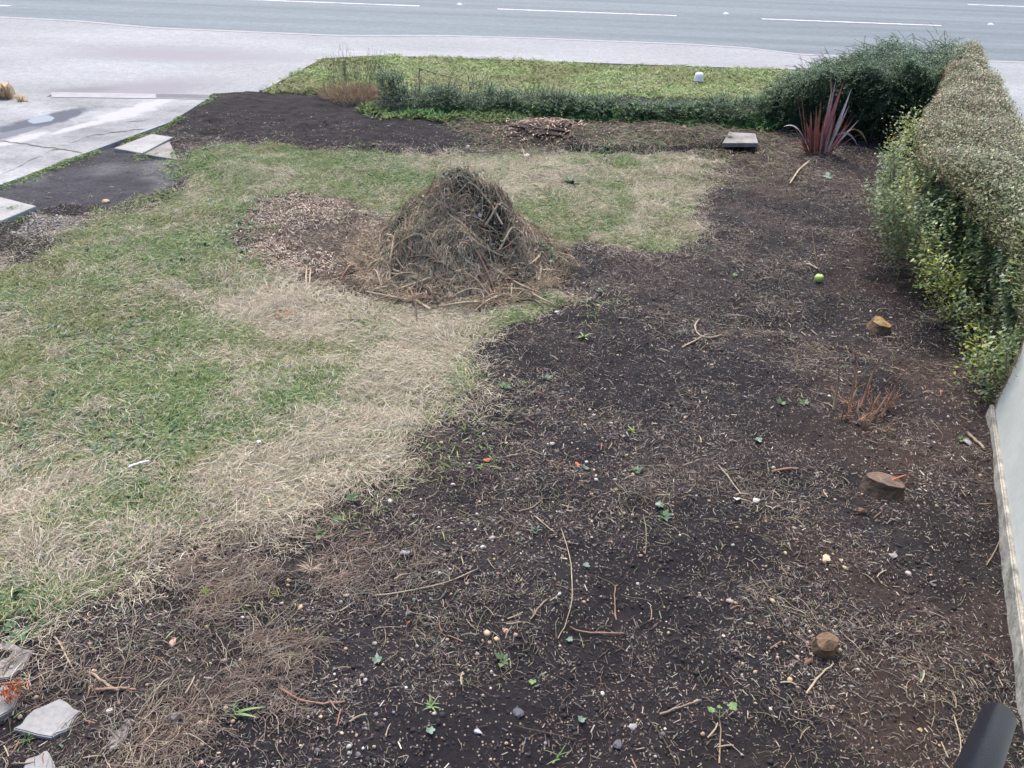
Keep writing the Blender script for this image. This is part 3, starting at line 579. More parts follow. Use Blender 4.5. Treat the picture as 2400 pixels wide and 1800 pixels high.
add_stuff('soil_clods', V, F, rep(palette(len(x), [(.026, .023, .026), (.042, .036, .038), (.018, .016, .020)], [3, 3, 1]), m), lab='crumbly dark clods of soil', cat='soil')
n = 5600; x, y = scatter(n, -5, 4.7, 1.0, 9.5, lambda a, b: np.maximum(soilw(a, b)*(.2+.8*sstep(.5, .7, fbm(a, b, .6, 2, 109))), .25*weight(TOPSOIL, a, b)), near=1.4)
s = rng.lognormal(-5.35, .40, len(x)); V, F, m = lumps(x, y, hgt(x, y)+s*.35, s)
add_stuff('small_pebbles', V, F, rep(palette(len(x), [(.32, .28, .24), (.42, .32, .21), (.20, .18, .18), (.54, .52, .48), (.32, .22, .17)], [4, 2.4, 3, .9, 1.5]), m), lab='small tan and grey pebbles on the soil', cat='pebbles')
n = 5200; x, y = scatter(n, -2.6, 0, 1.3, 3.3, lambda a, b: weight(ROOTY, a, b, .55)*(.05+.95*sstep(.42, .62, fbm(a, b, .3, 2, 107))))
o0 = rng.uniform(.002, .02, len(x)); V, F, m = strands(x, y, rng.normal(.5, .9, len(x)), rng.uniform(.03, .13, len(x)), 5, rng.normal(0, 1.1, len(x)), hgt, o0, o0, rng.uniform(.0014, .0034, len(x)), 'tube', arch=rng.uniform(0, .1, len(x)), wob=.15)
add_stuff('fibrous_roots', V, F, rep(palette(len(x), [(.34, .27, .21), (.22, .165, .13), (.46, .40, .32), (.15, .115, .095)], [3, 3, 2.2, 2]), m), lab='mat of fine brown fibrous roots by the lawn corner', cat='roots')
# wood chip and gravel patches
n = 10500; x, y = scatter(n, -3.5, .5, 4.8, 8, lambda a, b: weight(CHIPS, a, b, .3)*(.12+.88*sstep(.4, .6, fbm(a, b, .4, 2, 111)+.4*sstep(-1.3, -1.9, a)-.12))); sz = rng.uniform(.010, .034, len(x))
V, F, m = strands(x, y, rng.uniform(0, 6.3, len(x)), sz, 1, np.zeros(len(x)), hgt, rng.uniform(.001, .012, len(x)), rng.uniform(.001, .02, len(x)), sz*rng.uniform(.25, .6, len(x)))
add_stuff('wood_chips', V, F, rep(palette(len(x), [(.44, .36, .28), (.58, .51, .43), (.28, .20, .15), (.15, .11, .08)], [4, 3, 3, 2]), m), lab='patch of pale wood chips left of the brush pile', cat='wood chips')
n = 1800; x, y = scatter(n, -6, -3, 5, 8, lambda a, b: weight(GRAVEL, a, b, .08)); s = rng.uniform(.005, .013, len(x)); V, F, m = lumps(x, y, hgt(x, y)+s*.2, s)
add_stuff('gravel', V, F, rep(palette(len(x), [(.22, .20, .185), (.12, .105, .095), (.34, .32, .29)], [3, 4, 1]), m), lab='pale gravel between grey slab and lawn', cat='gravel')

# broad leaf weeds in the lawn
def leafquads(x, y, z, s, h, tilt, asp=.55):
    N = len(x); c, sn = np.cos(h), np.sin(h); ct, st = np.cos(tilt), np.sin(tilt)
    D = np.stack([c*ct, sn*ct, st], -1); S = np.stack([-sn, c, np.zeros(N)], -1); P = np.stack([x, y, z], -1); a = s[:, None]
    Nn = np.cross(D, S)
    V = np.stack([P, P+D*a*.45+S*a*asp*.5-Nn*a*.06, P+D*a, P+D*a*.45-S*a*asp*.5-Nn*a*.06], 1).reshape(-1, 3)
    return V, np.arange(N*4).reshape(-1, 4), 4
n = 900; cx, cy = scatter(n, -9, 2.5, 1.3, 9, lambda a, b: np.maximum(lawnw(a, b)*(1-.8*straww(a, b)), .008*soilw(a, b))*sstep(.45, .65, fbm(a, b, .6, 2, 115)), near=1.1)
k = 9; x = np.repeat(cx, k); y = np.repeat(cy, k); hh = np.tile(np.arange(k)*2*pi/k, n)[:len(x)]+rng.uniform(0, .7, len(x)); x = x+np.cos(hh)*.004; y = y+np.sin(hh)*.004
V, F, m = leafquads(x, y, hgt(x, y)+.008, rng.uniform(.018, .045, len(x)), hh, rng.uniform(.1, .7, len(x)))
add_stuff('lawn_weeds', V, F, rep(palette(len(x), [(.08, .17, .06), (.12, .20, .08), (.10, .17, .11)], [3, 2, 2]), m), M_leafy, 'low broad-leaved weeds dotted through the lawn', 'weeds')

# ------------------------------------------------------------------ brush pile
bp = empty('brush_pile', (PC[0], PC[1], 0), 'tall conical heap of tangled twigs, roots and cuttings on the lawn', 'brush pile')
def local(V): V = np.array(V, float).copy(); V[:, 0] -= PC[0]; V[:, 1] -= PC[1]; return V
def psurf(x, y): return hgt(x, y)+pile(x, y)
a = np.linspace(0, 2*pi, 90, endpoint=False); rr = np.linspace(0, .80, 40); A, Rr = np.meshgrid(a, rr); xx = PC[0]+Rr*np.cos(A); yy = PC[1]+Rr*np.sin(A)
zz = hgt(xx.ravel(), yy.ravel()).ravel()+np.maximum(pile(xx.ravel(), yy.ravel())-.045, -.03); Vc = np.c_[xx.ravel(), yy.ravel(), zz]
Fc = [(i*90+j, i*90+(j+1) % 90, (i+1)*90+(j+1) % 90, (i+1)*90+j) for i in range(39) for j in range(90)]
M_core = C('tangled_earth', (.07, .054, .042), noise=((18, .4, 1.7), (70, .5, 1.5)), bump=((14, .05), (50, .02)))
mesh_py('earth_core', local(Vc), Fc, M_core, bp, True)
def onpile(n, rmax=.80, p=.55):
    a = rng.uniform(0, 2*pi, n); r = rmax*rng.random(n)**p; return PC[0]+r*np.cos(a), PC[1]+r*np.sin(a)
x, y = onpile(10500, .88, .6); rad = np.arctan2(y-PC[1], x-PC[0]); kp = (fbm(x, y, .17, 2, 123) > .43) | (rng.random(len(x)) < .25); x, y, rad = x[kp], y[kp], rad[kp]; hh = np.where(rng.random(len(x)) < .55, rad+pi/2*rng.choice([-1, 1], len(x))+rng.normal(0, .5, len(x)), rng.uniform(0, 2*pi, len(x)))
oo = rng.uniform(-.02, .07, len(x))
V, F, m = strands(x, y, hh, rng.uniform(.04, .22, len(x))/(1+1.0*np.abs(np.cos(hh-rad))), 6, rng.normal(0, 1.1, len(x)), psurf, oo, oo+rng.normal(0, .035, len(x)), rng.uniform(.0016, .0055, len(x)), 'tube', arch=rng.uniform(0, .16, len(x)), wob=.32)
o = mesh_np('fine_twigs', local(V), F, M_lit, bp, rep(palette(len(x), [(.25, .185, .13), (.33, .26, .185), (.13, .095, .07), (.44, .38, .29), (.19, .21, .13)], [4, 3.2, 2.6, 1.6, 1.4]), m)); o['kind'] = 'stuff'
x, y = onpile(26000, .80, .55); keep = (fbm(x, y, .22, 2, 121) > .47); x, y = x[keep], y[keep]
oo = rng.uniform(-.005, .05, len(x)); hh = np.arctan2(y-PC[1], x-PC[0])*0+rng.uniform(0, 2*pi, len(x))
V, F, m = strands(x, y, hh, rng.uniform(.04, .14, len(x)), 4, rng.normal(0, 1.2, len(x)), psurf, oo, oo+rng.normal(0, .02, len(x)), rng.uniform(.0015, .003, len(x)), arch=rng.uniform(0, .25, len(x)), wob=.25)
o = mesh_np('dry_grass_tangle', local(V), F, M_lit, bp, rep(palette(len(x), [(.42, .34, .24), (.30, .235, .165), (.50, .44, .34)], [3, 3, 1.3]), m)); o['kind'] = 'stuff'
x, y = onpile(4600, .74, .6); V, F, m = leafquads(x, y, psurf(x, y)+rng.uniform(0, .05, len(x)), rng.uniform(.015, .04, len(x)), rng.uniform(0, 6.3, len(x)), rng.uniform(-1, 1, len(x)), .8)
o = mesh_np('faded_leaves', local(V), F, M_leafy, bp, rep(palette(len(x), [(.14, .20, .13), (.08, .14, .08), (.26, .30, .24), (.20, .15, .11), (.48, .50, .50)], [3, 3, 1.4, 1.5, .6]), m)); o['kind'] = 'stuff'
x, y = onpile(2200, .72, .55); s_ = np.minimum(rng.lognormal(-4.7, .5, len(x)), .03); V, F, m = lumps(x, y, psurf(x, y)+rng.uniform(-.02, .03, len(x)), s_, .8, .4)
o = mesh_np('earth_clumps', local(V), F, M_lit, bp, rep(palette(len(x), [(.05, .038, .03), (.075, .055, .042), (.035, .028, .024)], [3, 2, 2]), m)); o['kind'] = 'stuff'
def pile_branch(x0, y0, hd, L_, r0, mt, curl=.5, ex=.05):
    P = []; xx, yy = x0, y0; k = 10
    for i in range(k+1):
        t = i/k; z = float(psurf(np.array([xx]), np.array([yy]))[0])+.03+ex*sin(pi*t)
        P.append((xx-PC[0], yy-PC[1], z)); xx += cos(hd)*L_/k; yy += sin(hd)*L_/k; hd += curl/k+random.uniform(-.22, .22)
    for _ in range(2): P = [P[0]]+[tuple((np.array(P[i-1])+2*np.array(P[i])+np.array(P[i+1]))/4) for i in range(1, k)]+[P[k]]
    b = tube('branch', P, [r0*(1-.55*i/k) for i in range(k+1)], mt, bp, 7)
    return b
for i in range(96):
    a_ = random.uniform(pi*1.02, pi*1.98) if i < 82 else random.uniform(0, 2*pi); r0 = random.choice([random.uniform(.2, .5), random.uniform(.45, .85), random.uniform(.5, .8)])
    pile_branch(PC[0]+r0*cos(a_), PC[1]+r0*sin(a_), a_+random.choice([-1, 1])*random.uniform(.7, 2.3), random.uniform(.16, .45), random.uniform(.005, .0115), random.choice([M_twig, M_twig_pale, M_twig_red, M_twig_pale, M_twig_dark]), random.uniform(-1, 1), random.uniform(.01, .05))
# three long stalks that stand out
for px in [[(1000, 380), (1030, 405), (1060, 440), (1085, 485)], [(800, 555), (830, 575), (870, 590), (905, 597)], [(860, 625), (930, 600), (1010, 580), (1060, 560)], [(1050, 615), (980, 605), (900, 600), (830, 588)], [(790, 630), (840, 640), (900, 650), (930, 668)]]:
    P = []
    for j, (a, b) in enumerate(px):
        # walk the ray until it meets the heap
        best = None
        for t in np.linspace(3, 9, 700):
            q = np.array([0, 0, CAMH])+ray(a, b)*t*1.0
            if q[2] < float(psurf(np.array([q[0]]), np.array([q[1]]))[0])+.05: best = q; break
        if best is not None: P.append((best[0]-PC[0], best[1]-PC[1], best[2]))
    if len(P) > 2: tube('branch', P, [.008]*len(P), M_twig_pale, bp, 7)

# ------------------------------------------------------------------ red phormium
BX, BY = 3.16, 8.60
fx = empty('flax_plant', (BX, BY, .03), 'spiky flax plant with dark red sword leaves in front of the tall hedge', 'plant')
Mr = [C('flax_red', (.34, .125, .11), rough=.45), C('flax_brown', (.17, .08, .07), rough=.5), C('flax_pinkgrey', (.50, .31, .31), rough=.5), C('flax_rust', (.34, .13, .09), rough=.45), C('flax_yellow', (.38, .32, .17), rough=.5), C('flax_grey', (.34, .33, .35), rough=.5)]
def sword(b0, tip, wd, mt, bow=0., name='leaf'):
    wd *= .8
    b0 = np.array(b0, float); tip = np.array(tip, float); k = 12; V = []; F = []
    side_ = np.cross(tip-b0, [0, 1, 0]); side_ = np.array([1., .25*random.uniform(-1, 1), 0]) if np.linalg.norm(side_) < .05 else side_/np.linalg.norm(side_)
    rot = random.uniform(-1.25, 1.25)
    side_ = side_*cos(rot)+np.array([0, 1, 0])*sin(rot)
    fw = np.cross(side_, tip-b0); fw /= np.linalg.norm(fw)+1e-9
    for i in range(k+1):
        t = i/k; p = b0*(1-t)+tip*t+np.array([0, 0, bow*4*t*(1-t)]); wv_ = wd*.5*(min(1, .55+t*1.4) if t < .6 else 1)*(1 if t < .55 else max(.03, 1-((t-.55)/.45)**1.6))
        V += [p-side_*wv_, p+fw*wv_*.28, p+side_*wv_]
        if i: a = 3*(i-1); F += [(a, a+1, a+4, a+3), (a+1, a+2, a+5, a+4)]
    o = mesh_py(name, V, F, mt, fx, True); return o
def ft(px, py, Y): q = AY(px, py, Y); return q-np.array([BX, BY, .03])
def fb(px, dy=0): q = AY(px, 336, BY+dy); return np.array([q[0]-BX, dy, .0])
LV = [((1741), (1731, 198), .040, 3), (1738, (1721, 201), .028, 1), (1772, (1807, 168), .050, 2), (1768, (1823, 174), .050, 0), (1790, (1840, 190), .045, 5), (1760, (1774, 214), .040, 3), (1788, (1834, 228), .032, 2),
      (1795, (1846, 232), .028, 3), (1795, (1847, 248), .026, 1), (1792, (1856, 258), .030, 2), (1745, (1752, 240), .04, 0), (1750, (1766, 250), .045, 1), (1755, (1742, 262), .035, 0), (1762, (1790, 225), .045, 3), (1765, (1799, 232), .05, 0),
      (1775, (1812, 215), .045, 1), (1780, (1806, 245), .045, 0), (1770, (1782, 260), .04, 2), (1750, (1735, 280), .03, 1), (1758, (1764, 228), .03, 3), (1785, (1822, 250), .035, 1), (1748, (1750, 270), .035, 3), (1790, (1832, 265), .03, 0), (1760, (1778, 275), .04, 0)]
for _ in range(26):
    bx0 = random.uniform(1738, 1796); LV.append((bx0, (bx0+(bx0-1762)*random.uniform(.3, 1.6)+random.uniform(-8, 8), random.uniform(235, 300)), random.uniform(.02, .035), random.choice([0, 1, 1, 3, 2])))
for i, (bx_, (tx, ty), wd, mi) in enumerate(LV):
    dy = random.uniform(-.10, .12); sword(fb(bx_*.82+1762*.18, dy*.6), ft(tx, ty, BY+dy), wd, Mr[mi])
sword(ft(1822, 290, BY-.08), ft(1872, 309, BY-.22), .045, Mr[4], .09, 'leaf'); sword(ft(1795, 300, BY-.05), ft(1853, 317, BY-.25), .03, Mr[5], .10); sword(fb(1785, -.03), ft(1872, 285, BY-.1), .022, Mr[3], .03)
sword(fb(1745), ft(1692, 274, BY-.05), .032, Mr[5], .12); sword(fb(1745), ft(1706, 308, BY-.2), .022, Mr[3], .05); sword(fb(1745, -.02), ft(1712, 318, BY-.2), .02, Mr[0], .03)
tube('flower_stalk', [fb(1775, .03), ft(1785, 250, BY+.05), ft(1796, 200, BY+.06), ft(1794, 155, BY+.06)], [.008, .007, .006, .003], M_twig_pale, fx, 6)
# root ball and trailing root
bm = bmesh.new(); bmesh.ops.create_icosphere(bm, subdivisions=4, radius=1)
for v in bm.verts:
    nn = (float(vn(np.array(v.co.x*2+5), np.array(v.co.y*2+v.co.z*1.7), .5, 131))-.5)*.5; v.co *= 1+nn; v.co.x *= .13; v.co.y *= .12; v.co.z *= .07
me = bpy.data.meshes.new('root_ball'); bm.to_mesh(me); bm.free(); me.materials.append(M_soilm); o = link(bpy.data.objects.new('root_ball', me), fx); o.location = (.02, -.02, -.045)
tube('trailing_root', [ft(1758, 340, BY-.1), ft(1740, 355, BY-.33), ft(1725, 368, BY-.55), ft(1706, 396, BY-.95)], [.012, .013, .012, .006], M_twig_pale, fx, 7)

# ------------------------------------------------------------------ hedges
def frameline(P, t):
    P = np.array(P, float); sg = np.linalg.norm(np.diff(P, axis=0), axis=1); cu = np.r_[0, np.cumsum(sg)]; s_ = t*cu[-1]
    return np.stack([np.interp(s_, cu, P[:, 0]), np.interp(s_, cu, P[:, 1])], -1)
def ribbonsh(t): return t
# right privet hedge: inner face and outer face lines (plan), top about 1 m
INN = [(2.68, 3.66), (2.87, 4.4), (2.93, 5.1), (2.92, 5.75), (3.2, 6.6), (3.7, 7.45), (4.2, 8.35), (4.78, 9.6)]; OUT = [(3.15, 3.75), (3.40, 4.5), (3.55, 5.1), (3.72, 5.8), (4.08, 6.75), (4.45, 7.7), (4.80, 8.7), (5.30, 10.0)]
def rim(s_): return .13*np.exp(-np.clip(s_, 0, 1)/.11)+.07*np.exp(-np.clip(1-s_, 0, 1)/.08)
def hedge_pt(t, s_, zt):
    a = frameline(INN, t); b = frameline(OUT, t); w_ = zt
    under = np.interp(t, [0, .45, .7, 1], [.40, .34, .2, .16])*(1-zt)**1.2                          # foot set back under the overhanging top
    ss = under+(1-under)*s_
    return a*(1-ss[:, None])+b*ss[:, None]
def htop(t, s_): return np.interp(t, [0, .10, .2, .5, 1], [.70, .86, .95, 1.0, 1.02])+(fbm(t*6, s_, .5, 2, 141)-.5)*.08
ph = empty('privet_hedge', (3.3, 5.5, 0), 'long clipped privet hedge with pale flat top along the right side', 'hedge')
HC = np.array([3.3, 5.5, 0])
n = 165000; t = rng.random(n)**1.15; face = rng.choice(3, n, p=[.40, .47, .13])
s_ = np.where(face == 0, rng.random(n), np.where(face == 1, np.abs(rng.normal(0, .06, n)), 1-np.abs(rng.normal(0, .05, n))))
zt = np.where(face == 0, 1-np.abs(rng.normal(0, .045, n)), rng.random(n)**.8)
end_ = rng.random(n) < .07; t = np.where(end_, np.abs(rng.normal(0, .012, n)), t); s_ = np.where(end_, rng.random(n), s_); zt = np.where(end_, rng.random(n)**.8, zt)
p = hedge_pt(np.clip(t, 0, 1), s_, np.clip(zt, 0, 1)); bulge = (fbm(t*14, zt*1.2, .35, 2, 143)-.5)*.17*(face == 1)
nrm = np.array([-.93, .36]); p = p+nrm[None]*bulge[:, None]; p = p-nrm[None]*(.10*sstep(.8, 1.0, zt)*(face == 1))[:, None]; z = htop(np.clip(t, 0, 1), s_)*zt+rng.normal(0, .012, n)-rim(s_)*(face == 0)-.10*sstep(.8, 1, zt)*(face == 1)+(face == 0)*(fbm(p[:, 0], p[:, 1], .28, 2, 148)-.5)*.10
gap = (fbm(p[:, 0]*1.5+z, p[:, 1]+z*2, .12, 2, 145) > .33) | (face == 0); gap &= (face == 0) | (rng.random(n) < .22+.78*sstep(.02, .50, zt+.25*(t > .5))); p, z, t, face, zt = p[gap], z[gap], t[gap], face[gap], zt[gap]; N = len(z)
hh = np.where(face == 0, rng.uniform(0, 6.3, N), math.atan2(nrm[1], nrm[0])+rng.normal(0, .9, N)); hh = np.where(face == 2, hh+pi, hh)
V, F, m = leafquads(p[:, 0], p[:, 1], z, rng.uniform(.016, .032, N)*np.where(face == 0, .8, 1)*(1+.35*(p[:, 1] < 5.6)), hh, np.where(face == 0, rng.uniform(-.2, .9, N), rng.uniform(-.9, .6, N)), .5)
cc = palette(N, [(.09, .15, .07), (.15, .22, .09), (.23, .29, .15), (.20, .22, .07), (.42, .44, .36)], [4, 3, 1.8, 2.6, .4], .3)
ct = palette(N, [(.28, .25, .155), (.33, .27, .17), (.20, .235, .13), (.42, .38, .27), (.13, .175, .09)], [3, 2.4, 2.6, .9, 2], .3)
farm = sstep(.15, .55, t+(fbm(p[:, 0], p[:, 1], .6, 2, 147)-.5)*.3)[:, None]; topm = (face == 0)[:, None]*(.35+.65*farm)
cc = cc*(1-topm)+ct*topm; gold = sstep(.6, .72, fbm(p[:, 0], p[:, 1]+z, .5, 2, 149))[:, None]*.5*(1-topm); cc = cc*(1-gold)+np.array([.24, .25, .05])*gold
mesh_np('foliage', V-HC, F, M_glossy, ph, rep(cc, m))['kind'] = 'stuff'
# clipped twig ends on the top plus stems inside
n = 16000; t = rng.random(n)**.9; s_ = rng.random(n); p = hedge_pt(t, s_, np.ones(n)); z0 = htop(t, s_)-.075-rim(s_)+(fbm(p[:, 0], p[:, 1], .28, 2, 148)-.5)*.10
zf = lambda a, b: np.zeros(len(a)); V, F, m = strands(p[:, 0], p[:, 1], rng.uniform(0, 6.3, n), rng.uniform(.01, .06, n), 1, np.zeros(n), zf, z0, z0+rng.uniform(.03, .085, n), rng.uniform(.002, .0045, n), 'tube')
mesh_np('clipped_twigs', V-HC, F, M_lit, ph, rep(palette(n, [(.30, .22, .14), (.22, .15, .10), (.38, .31, .22)], [3, 3, 2]), m))['kind'] = 'stuff'
n = 3800; t = rng.random(n)**1.3; s_ = rng.uniform(.02, .9, n); p = hedge_pt(t, s_, np.zeros(n)); zb = hgt(p[:, 0], p[:, 1])
dx = rng.normal(0, .06, n); V, F, m = strands(p[:, 0], p[:, 1], rng.uniform(0, 6.3, n), np.abs(dx)+.05, 4, rng.normal(0, .8, n), zf, zb, zb+rng.uniform(.5, .93, n)*np.interp(t, [0, .2], [.72, 1]), rng.uniform(.004, .014, n), 'tube')
mesh_np('stems', V-HC, F, M_lit, ph, rep(palette(n, [(.13, .09, .06), (.20, .145, .10), (.08, .06, .04)], [3, 2, 2]), m))['kind'] = 'stuff'
def core(name, inn, out, top, ins, m, parent, cen, k=40):
    V = []
    for i in range(k+1):
        t = np.array([.015+.97*i/k]); a = frameline(inn, t)[0]; b = frameline(out, t)[0]; w_ = (b-a); L_ = np.linalg.norm(w_); u = w_/L_
        tp = top(float(t[0])); j = lambda: random.uniform(-.03, .03)
        ring = [a+u*(ins+.28*L_+j()), a+u*(ins+.12*L_+j()), a+u*(ins+.05+j()), b-u*(ins+.05+j()), b-u*(ins+j()), b-u*(ins+.08+j())]; zz = [.0, tp*.5, tp-ins*1.6, tp-ins*1.4, tp*.5, .0]
        V += [(q[0]-cen[0], q[1]-cen[1], zq+(j() if zq else 0)) for q, zq in zip(ring, zz)]
    F = [(i*6+q, i*6+q+1, (i+1)*6+q+1, (i+1)*6+q) for i in range(k) for q in range(5)]+[tuple(range(6)), tuple(k*6+q for q in reversed(range(6)))]
    return mesh_py(name, V, F, m, parent)
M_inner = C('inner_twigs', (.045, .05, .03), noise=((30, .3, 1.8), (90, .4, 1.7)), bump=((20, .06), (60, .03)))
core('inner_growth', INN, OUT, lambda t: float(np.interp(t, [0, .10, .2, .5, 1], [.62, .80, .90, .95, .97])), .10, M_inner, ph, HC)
n = 420; t = rng.random(n)**1.2; s_ = rng.uniform(.02, .98, n); p = hedge_pt(t, s_, np.ones(n)); P0 = np.c_[p, htop(t, s_)-.06-rim(s_)]; D0 = np.c_[rng.normal(0, .5, n), rng.normal(0, .5, n), np.ones(n)]; D0 /= np.linalg.norm(D0, axis=1, keepdims=True)
k = 9; tt = np.linspace(.2, 1, k)[None, :, None]; q = (P0[:, None]+D0[:, None]*rng.uniform(.05, .15, (n, 1, 1))*tt).reshape(-1, 3)+rng.normal(0, .006, (n*k, 3))
V, F, m = leafquads(q[:, 0], q[:, 1], q[:, 2], rng.uniform(.014, .028, n*k), rng.uniform(0, 6.3, n*k), rng.uniform(-.2, 1, n*k), .5)
mesh_np('top_sprigs', V-HC, F, M_glossy, ph, rep(palette(n*k, [(.13, .19, .08), (.20, .25, .11), (.26, .24, .12)], [3, 2, 1]), m))['kind'] = 'stuff'
# side shoots with golden leaves
for (bx_, by_, tp, L_) in [(2.84, 5.3, .5, .35), (2.82, 5.6, .55, .4), (2.84, 5.85, .62, .45), (2.88, 6.0, .7, .5), (2.92, 6.1, .6, .45), (2.80, 5.45, .4, .35), (2.82, 5.0, .45, .3), (3.05, 6.35, .7, .4), (3.2, 6.65, .75, .4), (2.78, 4.75, .35, .3), (2.84, 5.7, .35, .4), (2.86, 5.95, .45, .45), (2.74, 5.5, .5, .3), (2.76, 5.75, .45, .35), (2.95, 6.2, .4, .3), (3.1, 6.5, .5, .35), (2.95, 5.3, .25, .18), (2.98, 4.9, .2, .15), (2.9, 4.5, .22, .18), (2.82, 4.1, .18, .15), (2.74, 3.85, .2, .2), (2.7, 3.7, .35, .2)]:
    VV = []; P = [Vector((bx_+.12, by_, tp-.28)), Vector((bx_, by_, tp-.08)), Vector((bx_-.07, by_-.02, tp+.1)), Vector((bx_-.05+random.uniform(-.05, .05), by_-.05, tp+L_*.5))]
    st = tube('shoot', [p_-Vector(HC) for p_ in P], [.006, .005, .004, .002], M_twig, ph, 5)
    q = np.array([[*P[0].lerp(P[3], i/60)] if 0 else [np.interp(i/60, [0, .33, .66, 1], [p_[c_] for p_ in P]) for c_ in range(3)] for i in range(61)]); q += rng.normal(0, .035, q.shape)
    q = np.repeat(q, 7, axis=0)+rng.normal(0, .045, (len(q)*7, 3)); V, F, m = leafquads(q[:, 0], q[:, 1], q[:, 2], rng.uniform(.02, .036, len(q)), rng.uniform(0, 6.3, len(q)), rng.uniform(-.3, 1, len(q)), .5)
    gy = random.random() < .36
    mesh_np('leaves', V-HC, F, M_glossy, st, rep(palette(len(q), [(.33, .34, .06), (.20, .26, .07), (.12, .19, .07)] if gy else [(.09, .16, .07), (.15, .21, .09), (.22, .26, .09)], [2, 2, 1.4]), m))

# tall dark hedge (feathery sprays) and low dark hedge
def sprays(cen, P, dirs, L_, nleaf, droop, colset, cw, leafL, parent, mname='foliage', stemname='stems', stc=((.07, .075, .045), (.05, .045, .03))):
    N = len(P); k = nleaf; tt = np.linspace(.08, 1, k)[None, :, None]
    pts = P[:, None]+dirs[:, None]*(L_[:, None, None]*tt)+np.array([0, 0, -1.0])*(droop[:, None, None]*L_[:, None, None]*tt**2)
    pts = pts.reshape(-1, 3); az = np.repeat(np.arctan2(dirs[:, 1], dirs[:, 0]), k)+rng.choice([-1, 1], N*k)*rng.uniform(.5, 1.2, N*k); s = rng.uniform(*leafL, N*k)
    V, F, m = leafquads(pts[:, 0], pts[:, 1], pts[:, 2], s, az, rng.uniform(-.4, .8, N*k), .42)
    cc = np.repeat(palette(N, colset, cw, .3), k, axis=0)*rng.uniform(.8, 1.2, (N*k, 1)); mesh_np(mname, V-cen, F, M_leafy, parent, rep(cc, m))['kind'] = 'stuff'
    # stems as thin triangles tubes
    ks = 3; ts = np.linspace(0, 1, ks+1)[None, :, None]; S = P[:, None]+dirs[:, None]*(L_[:, None, None]*ts)+np.array([0, 0, -1.0])*(droop[:, None, None]*L_[:, None, None]*ts**2)
    wd = .0022; ring = [S+np.array(v)*wd for v in ((1, 0, 0), (-.5, .3, .8), (-.5, -.3, -.8))]; V = np.stack(ring, 2).reshape(-1, 3)
    b = (np.arange(N)[:, None]*(ks+1)+np.arange(ks)[None, :]).ravel()*3; F = np.concatenate([np.stack([b+i, b+(i+1) % 3, b+3+(i+1) % 3, b+3+i], 1) for i in range(3)])
    mesh_np(stemname, V-cen, F, M_lit, parent, rep(palette(N, list(stc), [1]*len(stc)), (ks+1)*3))['kind'] = 'stuff'
th = empty('tall_hedge', (4.1, 9.2, 0), 'tall dark green bushy hedge with wispy arching shoots behind the red flax', 'hedge')
TH = np.array([4.1, 9.2, 0])
TI = [(3.12, 9.9), (3.5, 9.5), (3.95, 9.15), (4.6, 8.8)]; TO = [(3.15, 10.25), (3.6, 10.4), (4.35, 10.45), (5.25, 10.35)]   # front and back lines
def ttop(t): return np.interp(t, [0, .12, .3, .6, 1], [.30, .50, .68, .84, .96])
n = 8000; t = rng.random(n); fc = rng.choice(3, n, p=[.55, .37, .08]); s_ = np.where(fc == 0, np.abs(rng.normal(0, .05, n)), np.where(fc == 1, rng.random(n), 1.0)); zt = np.where(fc == 1, rng.uniform(.9, 1, n), rng.random(n)**.8)
e_ = rng.random(n) < .07; t = np.where(e_, 0, t); s_ = np.where(e_, rng.random(n), s_)
a = frameline(TI, t); b = frameline(TO, t); ss = .12*(1-zt)+s_*(1-.12*(1-zt)); pxy = a*(1-ss[:, None])+b*ss[:, None]; top_ = ttop(t)+(fbm(t*3, s_, .35, 2, 151)-.5)*.30
P = np.c_[pxy, top_*zt*.97]+0; out = np.where(fc[:, None] == 0, np.array([-.25, -1, .15]), np.where(fc[:, None] == 1, np.array([-.35, -.25, .45]), np.array([.1, 1, .2])))
D = out+rng.normal(0, .45, (n, 3)); D[:, 0] -= .25; D /= np.linalg.norm(D, axis=1, keepdims=True)
P = P-D*.05+rng.normal(0, .03, (n, 3)); keep = P[:, 2] > .04; P, D = P[keep], D[keep]; n = len(P)
P += D*((fbm(P[:, 0]*1.3+P[:, 2], P[:, 1]+P[:, 2]*1.5, .3, 2, 153)-.5)*.34)[:, None]
sprays(TH, P, D, rng.uniform(.10, .28, n), 16, rng.uniform(.1, .6, n), [(.13, .23, .14), (.17, .29, .17), (.26, .37, .25), (.09, .17, .11), (.24, .34, .16)], [4, 3, 2, 2.2, 1], (.016, .030), th)
# wispy shoots over the top
n = 190; t = rng.random(n)**1.1; s_ = rng.random(n); a = frameline(TI, t); b = frameline(TO, t); pxy = a*(1-s_[:, None])+b*s_[:, None]
P = np.c_[pxy, ttop(t)-.04]; D = np.c_[rng.normal(-.85, .5, n), rng.normal(-.05, .35, n), rng.uniform(.2, .8, n)]; D /= np.linalg.norm(D, axis=1, keepdims=True)
sprays(TH, P, D, rng.uniform(.2, .42, n), 20, rng.uniform(.15, .6, n), [(.11, .15, .10), (.14, .17, .11), (.19, .19, .14)], [3, 2, 1], (.010, .018), th, 'wispy_leaves', 'wispy_stems')
core('inner_growth', TI, TO, lambda t: float(ttop(t))-.06, .08, M_inner, th, TH)

